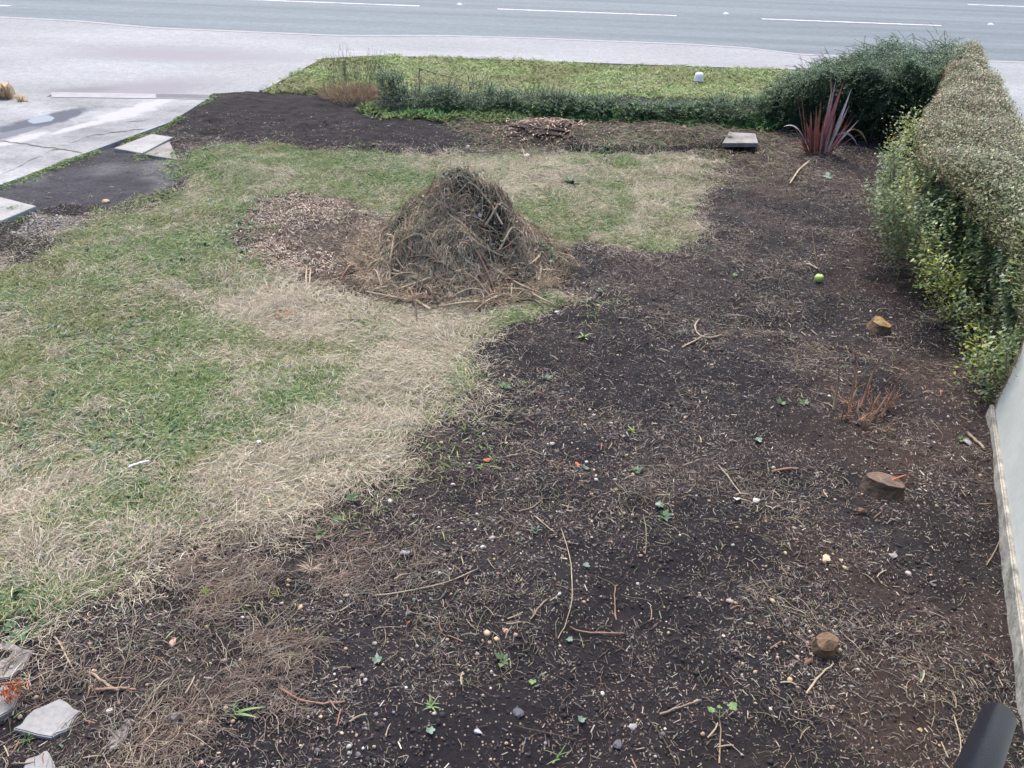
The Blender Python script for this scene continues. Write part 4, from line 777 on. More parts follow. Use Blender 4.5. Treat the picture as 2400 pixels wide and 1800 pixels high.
lh = empty('low_hedge', (.8, 10.1, 0), 'low dark green hedge cut back almost to the ground along the verge', 'hedge'); LH = np.array([.8, 10.1, 0])
LC = [G(*q)[:2]+np.array([0, .12]) for q in [(822, 236), (900, 238), (1000, 240), (1100, 244), (1200, 250), (1300, 254), (1420, 262), (1560, 268), (1680, 272), (1730, 275)]]
def ltop(t): return np.interp(t, [0, .06, .15, .22, .3, .36, .5, .62, .75, .85, 1], [.38, .33, .24, .32, .15, .29, .15, .15, .19, .26, .36])
n = 5200; t = rng.random(n); c_ = frameline(LC, t); lat = rng.uniform(-1, 1, n); zt = rng.random(n)**.8; wdt = .24*(1-.5*zt*zt)
keep0 = fbm(c_[:, 0], zt, .28, 2, 161)+.12*(1-zt) > .45
P = np.c_[c_[:, 0]+rng.normal(0, .03, n), c_[:, 1]+lat*wdt, ltop(t)*(.75+.5*vn(c_[:, 0], lat*.2, .16, 163))*zt*np.sqrt(np.clip(1-.6*lat**2, 0, 1))]
D = np.c_[rng.normal(-.1, .5, n), lat*.6-.15+rng.normal(0, .3, n), rng.uniform(.1, 1.0, n)]; D /= np.linalg.norm(D, axis=1, keepdims=True); P, D = P[keep0], D[keep0]; n = len(P)
sprays(LH, P, D, rng.uniform(.07, .17, n), 13, rng.uniform(0, .4, n), [(.09, .165, .095), (.13, .225, .12), (.19, .29, .16), (.065, .125, .08), (.16, .28, .10)], [4, 3, 1.6, 3, 1.6], (.020, .036), lh)
n = 230; t = rng.random(n); c_ = frameline(LC, t); P = np.c_[c_[:, 0], c_[:, 1]+rng.uniform(-.15, .15, n), ltop(t)*.7]; D = np.c_[rng.normal(.05, .25, n), rng.normal(0, .2, n), np.ones(n)]; D /= np.linalg.norm(D, axis=1, keepdims=True)
sprays(LH, P, D, rng.uniform(.10, .30, n)*(ltop(t)/.42), 9, np.zeros(n), [(.07, .12, .07), (.05, .09, .05)], [1, 1], (.010, .018), lh, 'wispy_leaves', 'bare_twigs')

# dead orange-brown shrub left of the low hedge
def bare_shrub(name, cx_, cy_, r_w, hgt_, nst, cols, wts, lab, wd=(.003, .007), spread=.5, nb=3):
    z0 = float(hgt(np.array([cx_]), np.array([cy_]))[0]); t_ = empty(name, (cx_, cy_, z0), lab, 'shrub'); n = nst; a_ = rng.uniform(0, 2*pi, n); r0 = r_w*rng.random(n)**.6
    x = r0*np.cos(a_); y = r0*np.sin(a_); L = hgt_*rng.uniform(.4, 1.1, n); zf = lambda a, b: np.zeros(len(a))
    V, F, m = strands(x, y, a_+rng.normal(0, .6, n), L*rng.uniform(.1, spread, n), 5, rng.normal(0, .8, n), zf, np.zeros(n)-.01, L, rng.uniform(*wd, n), 'tube', wob=.2)
    mesh_np('stems', V, F, M_lit, t_, rep(palette(n, cols, wts), m))['kind'] = 'stuff'
    # side twigs
    k = n*nb; i0 = rng.integers(0, n, k); fr = rng.uniform(.2, .9, k); bx_ = V.reshape(n, 6, 3, 3).mean(2); ix = np.clip((fr*5).astype(int), 0, 4); bp_ = bx_[i0, ix]
    V2, F2, m2 = strands(bp_[:, 0], bp_[:, 1], rng.uniform(0, 6.3, k), rng.uniform(.02, .08, k), 2, rng.normal(0, .5, k), zf, bp_[:, 2], bp_[:, 2]+rng.uniform(.0, .05, k), rng.uniform(wd[0]*.6, wd[1]*.5, k), 'tube')
    mesh_np('side_twigs', V2, F2, M_lit, t_, rep(palette(k, cols, wts), m2))['kind'] = 'stuff'; return t_
q = G(765, 214); s1 = bare_shrub('dead_shrub', q[0], q[1]+.05, .42, .13, 520, [(.32, .20, .13), (.42, .31, .21), (.22, .14, .09), (.15, .18, .09)], [4, 3, 2, 1], 'rusty brown dead shrub clump at the left end of the low hedge', (.003, .007), 1.3)
q = G(775, 180); bare_shrub('dead_shrub', q[0], q[1], .4, .42, 120, [(.14, .12, .09), (.10, .10, .07)], [1, 1], 'thin grey twiggy shrub on the verge above the rusty clump', (.002, .005), .5, 5)
# orange cut shrub on the soil near the wall
q = G(1850, 900); s2 = bare_shrub('cut_shrub', q[0], q[1], .20, .11, 34, [(.42, .21, .12), (.30, .19, .13), (.18, .13, .10), (.40, .30, .21)], [4, 2, 1, 2], 'orange-brown twiggy stubs of a cut shrub near the wall', (.004, .010), .8, 3)
for (dx, dy, L_, tx, ty) in [(-.04, .02, .34, -.03, .06), (.03, .05, .30, .04, .05), (.07, .02, .27, .10, .04), (.13, -.02, .22, .02, .0), (-.12, .04, .24, -.02, .03), (.0, -.10, .18, .0, -.02), (-.08, -.06, .12, -.04, -.02), (.10, .0, .30, .12, .05), (-.02, .08, .25, .07, .06)]:
    tube('cane', [(dx, dy, -.02), (dx+tx*.3, dy+ty*.2, L_*.35), (dx+tx*.6, dy+ty*.6, L_*.7), (dx+tx*1.2, dy+ty, L_)], [.007, .006, .005, .003], random.choice([M_twig_red, M_twig, M_twig_red]), s2, 6)

# bent straw stalk by the low hedge
q = AY(906, 218, 10.0); st = empty('bent_stalk', (q[0], 10.0, 0), 'tall straw-coloured stalk bent over at the top above the low hedge', 'plant stalk')
def rl(px, py, Y=10.0): v = AY(px, py, Y); return (v[0]-q[0], v[1]-10.0, v[2])
tube('stalk', [(0, 0, 0), rl(907, 200), rl(905, 170), rl(906, 147)], [.012, .011, .010, .008], M_twig_pale, st, 6)
tube('bent_tip', [rl(906, 147), rl(940, 158), rl(985, 168), rl(1020, 182)], [.008, .007, .006, .004], M_twig_pale, st, 6)

# ------------------------------------------------------------------ chopped stump by the low hedge
q = G(1185, 300); cs = empty('chopped_stump', (q[0], q[1]+.1, .05), 'freshly chopped stump with pale pinkish splintered roots before the low hedge', 'stump')
M_pink = C('fresh_wood', (.52, .36, .26), noise=((30, .6, 1.25),)); M_pinkd = C('fresh_wood_dark', (.26, .17, .12), noise=((30, .6, 1.25),))
bm = bmesh.new(); bmesh.ops.create_icosphere(bm, subdivisions=4, radius=1)
for v in bm.verts:
    nn = float(fbm(np.array(v.co.x*2+v.co.z*3+9), np.array(v.co.y*2+3), .6, 3, 171))-.5; v.co *= 1+nn*.8; v.co.x *= .44; v.co.y *= .26; v.co.z *= .11
me = bpy.data.meshes.new('root_mass'); bm.to_mesh(me); bm.free(); me.materials.append(M_soilm); link(bpy.data.objects.new('root_mass', me), cs)
for i in range(60):
    a_ = random.uniform(0, 2*pi); r0 = random.uniform(.02, .34); L_ = random.uniform(.03, .15); hd = random.uniform(0, 2*pi); x0, y0 = r0*cos(a_)*1.3, r0*sin(a_)*.8-.06
    z0 = .13*math.sqrt(max(0.05, 1-(x0/.48)**2-(y0/.32)**2)); zr = random.uniform(-.03, .03)
    V, F = tube_vf([(x0, y0, z0), (x0+cos(hd)*L_*.5, y0+sin(hd)*L_*.5, z0+zr*.6+.012), (x0+cos(hd)*L_, y0+sin(hd)*L_, z0+zr-.01)], [.004, random.uniform(.006, .012), .003], 5)
    V = [Vector((v[0], v[1], (v[2]-z0)*.6+z0)) for v in V]; mesh_py('splinter', V, F, M_pink if random.random() < .6 else M_pinkd, cs)
n = 1300; x = rng.normal(.0, .34, n); y = rng.normal(-.04, .22, n); V, F, m = leafquads(x, y, rng.uniform(-.02, .03, n)+.12*np.exp(-(x/.38)**2-(y/.26)**2), rng.uniform(.012, .045, n), rng.uniform(0, 6.3, n), rng.uniform(-.5, .6, n), .4)
mesh_np('chips', V, F, M_lit, cs, rep(palette(n, [(.50, .37, .29), (.32, .22, .17), (.10, .075, .06)], [1.5, 2, 3]), m))['kind'] = 'stuff'

# ------------------------------------------------------------------ single things lying about
def gz(x, y): return float(hgt(np.array([x]), np.array([y]))[0])
def stone(px, py, size, m, lab, cat='stone', name='stone', fl=.55, group=None, ax=1.3, sub=3, amp=.5):
    p = G(px, py); bm = bmesh.new(); sd_ = random.uniform(0, 50)
    for _ in range(15): bm.verts.new(Vector((random.gauss(0, 1), random.gauss(0, 1), random.gauss(0, 1))).normalized()*random.uniform(.9, 1.02))
    r_h = bmesh.ops.convex_hull(bm, input=bm.verts[:]); bmesh.ops.delete(bm, geom=list({g_ for g_ in r_h['geom_interior'] if isinstance(g_, bmesh.types.BMVert)}), context='VERTS')
    bmesh.ops.bevel(bm, geom=bm.edges[:], offset=.10, segments=2, affect='EDGES'); bmesh.ops.triangulate(bm, faces=bm.faces); bmesh.ops.subdivide_edges(bm, edges=bm.edges[:], cuts=1)
    for v in bm.verts:
        nn = float(fbm(np.array(v.co.x+v.co.z*1.3+sd_), np.array(v.co.y-v.co.z*.7+sd_), .9, 3, 181))-.5; v.co *= 1+nn*amp
        v.co.x *= ax; v.co.z *= fl; v.co *= size
    me = bpy.data.meshes.new(name); bm.to_mesh(me); bm.free(); me.materials.append(m); me.polygons.foreach_set('use_smooth', [True]*len(me.polygons))
    o = bpy.data.objects.new(name, me); o.location = (p[0], p[1], gz(p[0], p[1])+size*fl*.55); o.rotation_euler = (0, 0, random.uniform(0, 6)); link(o); return tag(o, lab, cat, group)
def stick(px, r0, m, lab, name='stick', cat='stick', lift=.012, sides=7, group=None, taper=.35):
    P = [G(a, b) for a, b in px]; n_ = len(P); D = []
    for i in range(n_-1):
        for t in np.linspace(0, 1, 4)[:-1]: D.append(P[i]+(P[i+1]-P[i])*t)
    D.append(P[-1]); D = [np.array([d[0], d[1], gz(d[0], d[1])+lift]) for d in D]
    for _ in range(3): D = [D[0]]+[(D[i-1]+2*D[i]+D[i+1])/4 for i in range(1, len(D)-1)]+[D[-1]]
    c_ = D[0].copy(); k = len(D); rk = .68 if min(b_ for _, b_ in px) > 1100 else 1
    V, F = tube_vf([d-c_+np.array([random.uniform(-1, 1), random.uniform(-1, 1), 0])*r0*.6 for d in D], [rk*r0*(1-taper*i/k)*random.uniform(.85, 1.15) for i in range(k)], sides)
    o = mesh_py(name, V, F, m, None, True); o.location = tuple(c_); return tag(o, lab, cat, group)
def leafshape(px, py, size, m, lab, cat='leaf', name='leaf', kind='oval', group=None, z=.012, rz=None, tilt=.25):
    p = G(px, py); V = [(0, 0, .0)]; n_ = 20
    for i in range(n_):
        a_ = 2*pi*i/n_
        r = {'oval': .5*abs(1/math.sqrt(cos(a_)**2+(sin(a_)/.55)**2)), 'ivy': .34+.16*abs(cos(a_*2.5))}[kind]
        V.append((r*cos(a_)*size, r*sin(a_)*size, size*(.10*sin(a_*2+1)+.05*random.uniform(-1, 1))))
    F = [(0, i+1, (i+1) % n_+1) for i in range(n_)]; o = mesh_py(name, V, F, m); o.location = (p[0], p[1], gz(p[0], p[1])+z+size*.06); o.rotation_euler = (random.uniform(-tilt, tilt), random.uniform(-tilt, tilt), random.uniform(0, 6) if rz is None else rz); return tag(o, lab, cat, group)

# green ball-like apple
p = G(1768, 606); ap = empty('apple', (p[0], p[1], gz(p[0], p[1])), 'small bright green apple lying on the dark soil below the hedge', 'apple')
bm = bmesh.new(); bmesh.ops.create_uvsphere(bm, u_segments=24, v_segments=16, radius=.033)
for v in bm.verts:
    r = math.hypot(v.co.x, v.co.y)/.033; 
    if v.co.z > 0: v.co.z -= .010*(1-r)**2*1.5
    v.co.z += .036
me = bpy.data.meshes.new('flesh'); bm.to_mesh(me); bm.free(); me.polygons.foreach_set('use_smooth', [True]*len(me.polygons)); me.materials.append(C('apple_green', (.36, .52, .13), rough=.35, noise=((30, .85, 1.15),), bump=((90, .0004),))); link(bpy.data.objects.new('flesh', me), ap)
tube('stalk', [(0, 0, .052), (.003, .002, .066), (.006, .002, .074)], .0018, M_twig_dark, ap, 5)
# white rounded object on verge
p = G(1508, 180); wo = empty('white_cup', (p[0], p[1], .04), 'small white rounded plastic cup lying upside down on the green verge', 'cup')
bm = bmesh.new(); prof = [(.068, 0), (.066, .03), (.062, .07), (.055, .095), (.035, .11), (.0, .115)]; rings = []
for r, z in prof: rings.append([bm.verts.new((r*cos(2*pi*k/20)+.004*sin(k), r*sin(2*pi*k/20), z)) for k in range(20)])
for i in range(len(rings)-1):
    for k in range(20): bm.faces.new((rings[i][k], rings[i][(k+1) % 20], rings[i+1][(k+1) % 20], rings[i+1][k]))
bmesh.ops.remove_doubles(bm, verts=bm.verts, dist=.0005)
me = bpy.data.meshes.new('cup_body'); bm.to_mesh(me); bm.free(); me.polygons.foreach_set('use_smooth', [True]*len(me.polygons)); me.materials.append(M_white); link(bpy.data.objects.new('cup_body', me), wo)
tube('rim', [(.069*cos(a_), .069*sin(a_), .003) for a_ in np.linspace(0, 2*pi, 25)], .003, M_white, wo, 5)

def stump(px, py, r, h, mb, mc, lab, tilt=(0, 0), ax=1.0):
    p = G(px, py); t_ = empty('tree_stump', (p[0], p[1], gz(p[0], p[1])-.01), lab, 'stump'); t_.rotation_euler = (tilt[0], tilt[1], random.uniform(-.3, .3)); n_ = 22; V = []
    prof = [(1.35, -.02), (1.12, h*.25), (1.0, h*.6), (.97, h-.006)]; ph_ = [random.uniform(.86, 1.14) for _ in range(n_)]; tp = [random.uniform(-.02, .02)*min(1, r/.05) for _ in range(n_)]
    ph_ = [(ph_[i-1]+ph_[i]*2+ph_[(i+1) % n_])/4 for i in range(n_)]; tp = [(tp[i-2]+tp[i-1]+tp[i]+tp[(i+1) % n_]+tp[(i+2) % n_])/5 for i in range(n_)]
    for i, (s, z) in enumerate(prof):
        for k in range(n_):
            a_ = 2*pi*k/n_; rr_ = r*s*ph_[k]*(1+.05*random.uniform(-1, 1)); V.append((rr_*cos(a_)*ax, rr_*sin(a_), z+(tp[k] if i == 3 else 0)))
    F = [(i*n_+k, i*n_+(k+1) % n_, (i+1)*n_+(k+1) % n_, (i+1)*n_+k) for i in range(3) for k in range(n_)]; mesh_py('bark', V, F, mb, t_)
    T = [(r*.97*ph_[k]*cos(2*pi*k/n_)*ax*.99, r*.97*ph_[k]*sin(2*pi*k/n_)*.99, h-.008+tp[k]) for k in range(n_)]+[(0, 0, h+.004)]
    mesh_py('cut_face', T, [(k, (k+1) % n_, n_) for k in range(n_)], mc, t_)
    for k in range(3):
        a_ = random.uniform(0, 6.3); tube('root', [(r*.6*cos(a_), r*.6*sin(a_), .02), (r*1.25*cos(a_), r*1.25*sin(a_), .004), (r*1.7*cos(a_+.2), r*1.7*sin(a_+.2), -.015)], [r*.28, r*.16, r*.06], mb, t_, 6)
    return t_
stump(1897, 706, .062, .085, M_bark_tan, M_wood_cut, 'yellowish-brown cut stump with orange top beside the hedge foot', (.15, .1))
stump(1780, 1400, .040, .085, M_bark_tan, M_bark_tan, 'small ragged brown stump alone on the dark soil, lower right', (.2, -.15), 1.1)
stump(1902, 1056, .078, .075, M_bark, C('old_cut_face', (.12, .085, .065), noise=((12, .6, 1.4), (50, .6, 1.4)), bump=((30, .008),)), 'large dark brown sawn stump near the wall, widest of the stumps', (-.12, .1), 1.25)
stick([(1888, 1060), (1915, 1058), (1948, 1047)], .005, M_leaforange, 'short bright orange splinter against the widest dark stump near the wall', lift=.05)
stone(1864, 1104, .030, C('clod_rock_small', (.12, .075, .05)), 'small brown lump just below the widest dark stump', 'stone', fl=.5)
stone(1745, 1430, .014, C('red_brown_piece', (.16, .08, .05)), 'small reddish-brown wood piece below the small ragged stump', 'wood piece', 'wood_piece', 1.1)
stone(1782, 1212, .020, C('cream_fungus', (.50, .40, .27)), 'cream curled bark lump, larger of the two pale lumps right of centre', 'bark piece', 'bark_piece', .7, None, 1.5, 3, .9)
stone(1829, 1225, .013, C('cream_fungus_b', (.45, .36, .24)), 'small cream bark crumb beside the larger cream lump', 'bark piece', 'bark_piece', .6, None, 1.6)
stone(1141, 345, .045, C('pink_chip', (.62, .45, .38)), 'pale pink chunk of wood on the far lawn edge right of pile top', 'wood piece', 'wood_piece', .9)
for px, py, s, m, lab in [(875, 1197, .022, M_stone_g, 'grey pointed stone on soil below the lawn edge'), (1044, 1184, .014, M_stone_w, 'round pale grey stone in the middle of the near soil'), (1091, 1362, .014, M_stone_p, 'pinkish stone beside crossed twigs in the near soil'),
        (1034, 1585, .017, M_stone_w, 'angular white-grey stone near the bottom centre'), (1366, 1572, .015, M_stone_g, 'oval light grey stone beside a long thin twig near the bottom'), (381, 1552, .020, M_stone_g, 'grey blunt stone right of the triangular slab fragment'),
        (1632, 1085, .019, M_stone_w, 'pale stone beside a curled leaf left of the widest stump'), (2066, 716, .016, M_stone_w, 'white pebble below the big brown leaf under the hedge'), (375, 1392, .020, M_stone_p, 'dull brown-grey stone among roots by the left lawn corner'),
        (1335, 1612, .02, M_stone_d, 'dark grey stone by the bottom right of centre'), (2085, 968, .024, M_stone_g, 'grey stone beside the wall corner'), (1120, 1550, .02, M_stone_d, 'dark purplish stone above the angular white-grey one'),
        (1040, 330, .05, M_stone_d, 'dark lump on the far lawn behind the brush pile'), (1012, 318, .03, M_stone_w, 'white stone on the dark bed near the chopped stump'), (958, 338, .02, M_stone_w, 'small white stone at the front of the dark bed'),
        (530, 355, .02, M_stone_w, 'white stone on green grass near the muddy patch'), (311, 1110, .02, M_stone_w, 'pale stone in the near green grass on the left'), (240, 1545, .013, M_stone_w, 'tiny white stone beside the triangular slab fragment'), (228, 432, .035, M_stone_t, 'cream stone on the near edge of the muddy patch')]:
    stone(px, py, s, m, lab)
# the larger round tan pebbles that dot the near soil
srcs = []
for m in (M_stone_t, M_stone_t, M_stone_w, M_stone_g):
    bm = bmesh.new(); bmesh.ops.create_icosphere(bm, subdivisions=2, radius=1); sd_ = random.uniform(0, 9)
    for v in bm.verts: v.co *= 1+(float(vn(np.array(v.co.x+sd_), np.array(v.co.y+v.co.z), .8, 7))-.5)*.35
    me = bpy.data.meshes.new('pebble'); bm.to_mesh(me); bm.free(); me.polygons.foreach_set('use_smooth', [True]*len(me.polygons)); me.materials.append(m); srcs.append(me)
x, y = scatter(150, -2.2, 3, 1.45, 5, lambda a, b: soilw(a, b)*(.15+.85*sstep(.45, .6, fbm(a, b, .5, 2, 201))), near=1.9); zz = hgt(x, y)
for i in range(len(x)):
    o = bpy.data.objects.new('pebble', srcs[i % 4]); s = random.uniform(.0045, .0085); o.scale = (s*1.15, s, s*.85); o.location = (x[i], y[i], zz[i]+s*.6); o.rotation_euler = (random.uniform(-.5, .5), random.uniform(-.5, .5), random.uniform(0, 6)); link(o)
    k = i % 4; tag(o, ['small round tan pebble on the near dark soil', 'small round tan pebble on the near dark soil', 'small whitish pebble on the near dark soil', 'small grey pebble on the near dark soil'][k], 'pebble', ['round tan pebbles on the near soil', 'round tan pebbles on the near soil', 'whitish pebbles on the near soil', 'grey pebbles on the near soil'][k])
# snapped sticks
stsrc = []
for i in range(10):
    m, c_ = [(M_twig_pale, 'pale'), (M_twig, 'tan'), (M_twig_red, 'red-brown')][i % 3]; L_ = random.uniform(.03, .075); r0 = random.uniform(.0016, .0030); cv = random.uniform(-.006, .006)
    V, F = tube_vf([(-L_/2, 0, 0), (-L_/6, cv*.8, .002), (L_/6, cv, .003), (L_/2, 0, .001)], [r0, r0*1.1, r0*.95, r0*.8], 6); me = bpy.data.meshes.new('short_stick'); me.from_pydata([tuple(v) for v in V], [], F); me.materials.append(m); stsrc.append((me, c_))
x, y = scatter(270, -3, 3.2, 1.45, 6, lambda a, b: soilw(a, b)*(.2+.8*sstep(.4, .6, fbm(a, b, .5, 2, 205))), near=1.7); zz = hgt(x, y)
for i in range(len(x)):
    me, c_ = stsrc[i % 10]; o = bpy.data.objects.new('short_stick', me); o.location = (x[i], y[i], zz[i]+.009); o.rotation_euler = (0, random.uniform(-.12, .12), random.uniform(0, 6.3)); link(o); tag(o, 'short %s snapped stick lying on the dark soil' % c_, 'stick', '%s snapped sticks on the soil' % c_)
for px, r, m, lab in [([(1230, 1362), (1270, 1372), (1345, 1374)], .0055, M_twig_red, 'long red-brown stick lying level above a straw patch, lower centre'), ([(1329, 1270), (1326, 1300), (1330, 1345)], .0045, M_twig_red, 'thin red-brown stick pointing away, right of centre'),
        ([(1180, 1305), (1160, 1328), (1145, 1345)], .006, M_twig, 'straight tan stick leaning over curled straw near the pink stone'), ([(805, 1290), (900, 1278), (985, 1262), (1030, 1232)], .004, M_twig_pale, 'long pale curved twig across the near soil below the lawn tip'),
        ([(1210, 1150), (1228, 1200), (1240, 1290), (1225, 1350), (1205, 1385)], .0030, M_twig_pale, 'long pale green-grey twig running towards the viewer in the middle'), ([(605, 1500), (650, 1522), (700, 1528), (745, 1522)], .0065, M_twig_red, 'curved orange-brown root on the near soil right of the grass tuft'),
        ([(1400, 1560), (1432, 1600), (1462, 1660)], .0035, M_twig_dark, 'thin dark twig running out at the bottom right of centre'), ([(1110, 1582), (1180, 1592), (1245, 1600)], .003, M_twig_dark, 'fine dark twig right of the angular white-grey stone'),
        ([(1425, 1545), (1470, 1535), (1512, 1520)], .006, M_twig, 'thick brown twig above the ivy seedling, bottom right of centre'), ([(1740, 1500), (1775, 1455), (1800, 1438)], .006, M_twig_pale, 'pale split root with forked end below the small ragged stump'),
        ([(1155, 1115), (1170, 1135), (1195, 1155)], .004, M_twig_pale, 'pale bent twig left of centre in the middle soil'), ([(1120, 1105), (1150, 1100), (1175, 1080)], .004, M_twig, 'tan twig beside a green leaf in the middle soil'),
        ([(1665, 1026), (1690, 1024), (1718, 1022)], .006, M_twig_red, 'dark red stick lying level left of the widest stump'), ([(1550, 1010), (1580, 1040), (1600, 1070)], .004, M_twig_pale, 'pale curly root left of the red stick'),
        ([(1390, 1110), (1398, 1160), (1392, 1200)], .003, M_twig, 'thin twig pointing away at the middle of the soil'), ([(662, 575), (659, 605), (664, 640)], .007, M_twig_pale, 'left one of two pale parallel sticks lying beside the wood chips'),
        ([(672, 578), (669, 605), (665, 632)], .006, M_twig_pale, 'right one of two pale parallel sticks lying beside the wood chips'), ([(1750, 475), (1762, 560), (1768, 585)], .003, M_twig_dark, 'dark thin twig above the green apple'),
        ([(210, 1500), (250, 1498), (300, 1502)], .008, M_twig_red, 'thick reddish stick above the triangular slab fragment'), ([(190, 1455), (230, 1480), (260, 1505)], .008, M_twig, 'tan forked stick near the lower lawn corner'),
        ([(120, 1378), (140, 1410), (155, 1440)], .005, M_twig_pale, 'grey straight stick on the grass above the broken slabs'), ([(1740, 570), (1755, 575), (1765, 582)], .008, M_twig_pale, 'short white stick above the green apple'),
        ([(2058, 1545), (2080, 1600), (2070, 1640)], .004, M_twig_pale, 'curly pale root left of the black handrail'), ([(2130, 1220), (2160, 1170), (2175, 1140)], .004, M_twig, 'thin root against the foot of the wall'),
        ([(2085, 940), (2105, 960), (2120, 985)], .009, M_twig, 'tan woody root at the wall corner'), ([(1475, 745), (1500, 735), (1530, 720)], .006, M_twig_pale, 'pale looping root in the middle right soil'), ([(1510, 690), (1495, 710), (1520, 735), (1560, 720)], .006, M_twig_pale, 'pale ring-shaped root above the looping one')]:
    stick(px, r, m, lab)
# white plastic strip with a round end
wp = stick([(281, 1029), (300, 1018), (315, 1012), (326, 1012)], .006, M_white, 'bent white plastic strip with a round end on the left lawn', 'plastic_strip', 'plastic strip', lift=.035, taper=.1)
stick([(558, 975), (563, 970), (566, 972)], .008, M_white, 'tiny white plastic scrap on the straw right of the plastic strip', 'plastic_scrap', 'litter', lift=.035)
# ivy leaves and dead leaves
for px, py, s, m, kd, lab in [(1265, 1232, .035, M_ivy, 'ivy', 'green ivy leaf beside a pale twig in the middle of the near soil'), (1230, 1385, .028, M_ivy, 'ivy', 'dark green ivy leaf above the straight tan stick'), (1255, 1562, .032, M_ivy, 'ivy', 'green lobed leaf at the lower right of centre'), (1150, 1478, .03, M_green, 'ivy', 'bright green small leaf below the pink stone'),
        (1025, 1725, .04, M_ivy, 'ivy', 'green ivy leaf at the bottom edge'), (930, 1590, .035, M_ivy, 'ivy', 'dark green leaf among chips near the bottom centre'), (815, 1430, .04, M_ivy, 'ivy', 'grey-green lobed leaf left of the pale curved twig'), (1425, 1093, .045, M_ivy, 'ivy', 'grey-green ivy leaf beside an upright chip, middle right'),
        (1265, 1010, .04, M_ivy, 'oval', 'green leaf in the middle soil beside the long twig'), (1635, 958, .05, M_ivy, 'ivy', 'pale green ivy leaf on the middle right soil'), (2124, 842, .05, M_ivy, 'ivy', 'pale green leaf by the orange shrub and hedge'), (2035, 1540, .0, M_ivy, 'ivy', ''),
        (2099, 702, .085, M_leafbrown, 'ivy', 'big brown dead leaf caught low in the hedge'), (1574, 262, .12, M_leaforange, 'oval', 'orange dead leaf in the green weeds by the low hedge'), (1473, 281, .10, M_stone_p, 'oval', 'pale pink leaf left of the orange leaf'), (1175, 437, .09, M_leafbrown, 'oval', 'dark red-brown leaf on the far straw grass right of pile'),
        (612, 672, .10, M_leaforange, 'oval', 'orange-tan curled leaf on straw left of the pile'), (585, 1105, .05, M_leaforange, 'ivy', 'rusty leaf in the near straw grass'), (1052, 1000, .04, M_leaforange, 'oval', 'orange chip-like leaf at the lawn tip'), (1248, 1002, .035, M_leaforange, 'oval', 'bright orange leaf fragment on the middle soil'),
        (1590, 1082, .035, M_stone_w, 'oval', 'cream curled leaf left of the pale stone'), (1925, 1208, .04, M_stone_g, 'oval', 'bluish grey leaf right of the cream bark lumps'), (2015, 1262, .03, M_stone_d, 'oval', 'dark slate-blue scrap on the right soil'), (1790, 385, .14, M_ivy, 'ivy', 'large green leaf at the root of the red flax'), (1600, 300, .07, M_leaforange, 'oval', 'small orange leaf beside the grey slab by hedge')]:
    if s: leafshape(px, py, s, m, lab, 'leaf', 'ivy_leaf' if m is M_ivy else 'fallen_leaf', kd)
x, y = scatter(70, -2.6, 3.2, 1.45, 6.5, lambda a, b: soilw(a, b), near=1.5)
lsrc = []
for i in range(6):
    V = [(0, 0, 0)]; s = 1
    for k in range(15): a_ = 2*pi*k/15; r = (.34+.16*abs(cos(a_*2.5)) if i % 2 else .5/math.sqrt(cos(a_)**2+(sin(a_)/.5)**2)); V.append((r*cos(a_), r*sin(a_), .12*sin(a_*2+i)))
    me = bpy.data.meshes.new('small_leaf'); me.from_pydata(V, [], [(0, k+1, (k+1) % 15+1) for k in range(15)]); me.materials.append([M_ivy, M_ivy, M_green, M_ivy, M_leafbrown, M_stone_t][i]); lsrc.append((me, ['grey-green', 'grey-green', 'fresh green', 'grey-green', 'brown', 'tan'][i]))
for i in range(len(x)):
    me, c_ = lsrc[i % 6]; o = bpy.data.objects.new('small_leaf', me); s = random.uniform(.010, .021); o.scale = (s, s, s); o.location = (x[i], y[i], gz(x[i], y[i])+.010); o.rotation_euler = (random.uniform(-.4, .4), random.uniform(-.4, .4), random.uniform(0, 6)); link(o); tag(o, 'tiny %s leaf fallen on the dark soil' % c_, 'leaf', 'tiny %s leaves on the soil' % c_)

# weeds, tufts, seedlings
def tuft(px, py, n_, L_, wd, m, lab, name='grass_tuft', cat='grass tuft', lean=None, up=.8):
    p = G(px, py); t_ = empty(name, (p[0], p[1], gz(p[0], p[1])), lab, cat)
    for i in range(n_):
        a_ = random.uniform(0, 2*pi) if lean is None else lean+random.uniform(-.6, .6); Ln = L_*random.uniform(.55, 1.1); e = random.uniform(.25, up); V = []; F = []; b0 = (random.uniform(-.01, .01), random.uniform(-.01, .01)); k = 5
        for j in range(k+1):
            t = j/k; r = Ln*t*(1-e*.5)*(.6+.4*t); z = Ln*e*(t-.45*t*t)*1.3; w_ = wd*.5*(1-t**2*.92); c_, s_ = cos(a_), sin(a_); V += [(b0[0]+r*c_+s_*w_, b0[1]+r*s_-c_*w_, z), (b0[0]+r*c_-s_*w_, b0[1]+r*s_+c_*w_, z)]
            if j: q_ = 2*(j-1); F.append((q_, q_+1, q_+3, q_+2))
        mesh_py('blade', V, F, m, t_)
    return t_
tuft(505, 1552, 8, .05, .006, M_green, 'bright green grass tuft with one long wide blade near the bottom left'); 
tb = tuft(510, 1552, 2, .125, .012, M_green, 'long wide green blade lying out to the right of the grass tuft', 'long_leaf_weed', 'weed', 0.05, .3)
tuft(1260, 735, 9, .085, .013, C('pale_green', (.22, .32, .14)), 'pale green leafy weed standing alone at the soil edge', 'weed_plant', 'weed')
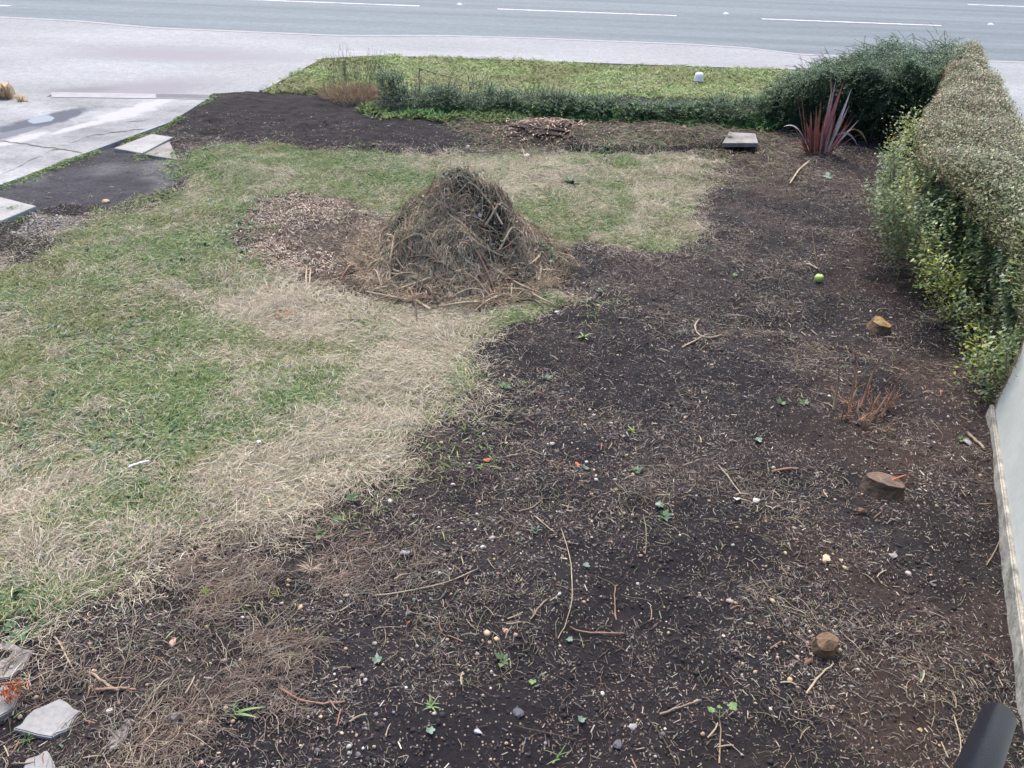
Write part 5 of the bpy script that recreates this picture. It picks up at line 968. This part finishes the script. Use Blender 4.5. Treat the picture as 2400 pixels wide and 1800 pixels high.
tuft(1368, 930, 7, .04, .009, M_lime, 'small lime green seedling in the middle of the soil', 'seedling', 'seedling'); tuft(640, 1418, 9, .045, .013, M_green, 'green dandelion-like seedling left of the near soil', 'weed_plant', 'weed'); tuft(690, 1382, 12, .035, .006, M_green, 'small feathery green weed beside the dandelion-like seedling', 'weed_plant', 'weed')
tuft(1205, 1640, 7, .07, .004, M_green, 'curling thin green grass blades at the bottom centre', up=.9); tuft(648, 1360, 2, .035, .008, M_lime, 'yellow-green pointed shoot above the dandelion-like seedling', 'plant_shoot', 'shoot', up=1.2); tuft(450, 1290, 14, .06, .003, M_lime, 'tuft of upright yellow-green needles by the lawn corner', up=1.6); tuft(600, 1290, 6, .05, .003, M_lime, 'second smaller tuft of yellow-green needles to the right', up=1.6)
tuft(60, 1600, 24, .05, .004, M_green, 'green grass sprouting over the pale broken slab bottom left', up=1.2); tuft(20, 214, 150, .26, .016, C('dry_tan_grass', (.42, .32, .20)), 'dry tan grass growing over the low tan stone at the left edge', 'grass_tuft', 'grass tuft', up=1.5)
tuft(46, 222, 60, .20, .02, C('golden_moss', (.42, .27, .08)), 'golden green moss and grass clump beside the tan pillar stub', 'moss_clump', 'moss', up=1.2); tuft(930, 1530, 12, .05, .006, M_green, 'flattened pale green sprig near the bottom, left of centre', up=.5)
tuft(1650, 245, 26, .16, .012, M_green, 'dense fresh green clump under the right end of the low hedge', 'weed_plant', 'weed'); tuft(1155, 1150, 8, .045, .008, M_ivy, 'grey-green sprig lying across pale twigs in the middle', 'weed_plant', 'weed'); tuft(670, 1225, 40, .085, .0035, M_twig_pale, 'pale straw-green tuft spilling onto dark soil below the lawn', up=.7)
tuft(1235, 400, 30, .16, .03, C('dusky_green', (.07, .13, .07)), 'dark dusky green weed on the far straw grass', 'weed_plant', 'weed'); tuft(440, 530, 20, .09, .02, M_green, 'green broad-leaved weed on the left lawn', 'weed_plant', 'weed')
# ivy seedling
p = G(1550, 1660); iv = empty('ivy_seedling', (p[0], p[1], gz(p[0], p[1])), 'ivy seedling with two green lobed leaves on a thin stem, bottom right', 'seedling')
S0 = [G(1552, 1655), G(1552, 1620), G(1553, 1590), G(1548, 1570)]; tube('stem', [(s[0]-p[0], s[1]-p[1], .006+.012*i) for i, s in enumerate(S0)], [.003, .0028, .0024, .0018], M_twig, iv, 6)
for a, b, s, rz in [(1530, 1556, .030, 2.6), (1575, 1548, .038, .3), (1548, 1552, .02, 1.4)]:
    o = leafshape(a, b, s, M_green, None, None, 'leaf', 'ivy', None, .04, rz, .3); v = np.array(o.location); o.parent = iv; o.location = (v[0]-p[0], v[1]-p[1], v[2]-p[2]-iv.location[2])
    tube('leaf_stalk', [(S0[-1][0]-p[0], S0[-1][1]-p[1], .042), (v[0]-p[0], v[1]-p[1], v[2]-iv.location[2])], .0012, M_green, iv, 5)
# orange twine tangle
p = G(30, 1525); tw = empty('orange_twine', (p[0], p[1], .04), 'crumpled bundle of orange twine on stones at the left edge near the bottom', 'twine')
for i in range(16):
    P = []; a_ = random.uniform(0, 6.3); xx, yy = random.uniform(-.02, .02), random.uniform(-.02, .02)
    for k in range(8): P.append((xx, yy, .01+random.uniform(0, .035))); xx += cos(a_)*.007; yy += sin(a_)*.007; a_ += random.uniform(-.9, .9)
    tube('strand', P, .0018, M_orange, tw, 5)
tube('strand', [(-.06, .05, .01), (-.02, .055, .012), (.03, .06, .012), (.05, .03, .012)], .002, M_orange, tw, 5)
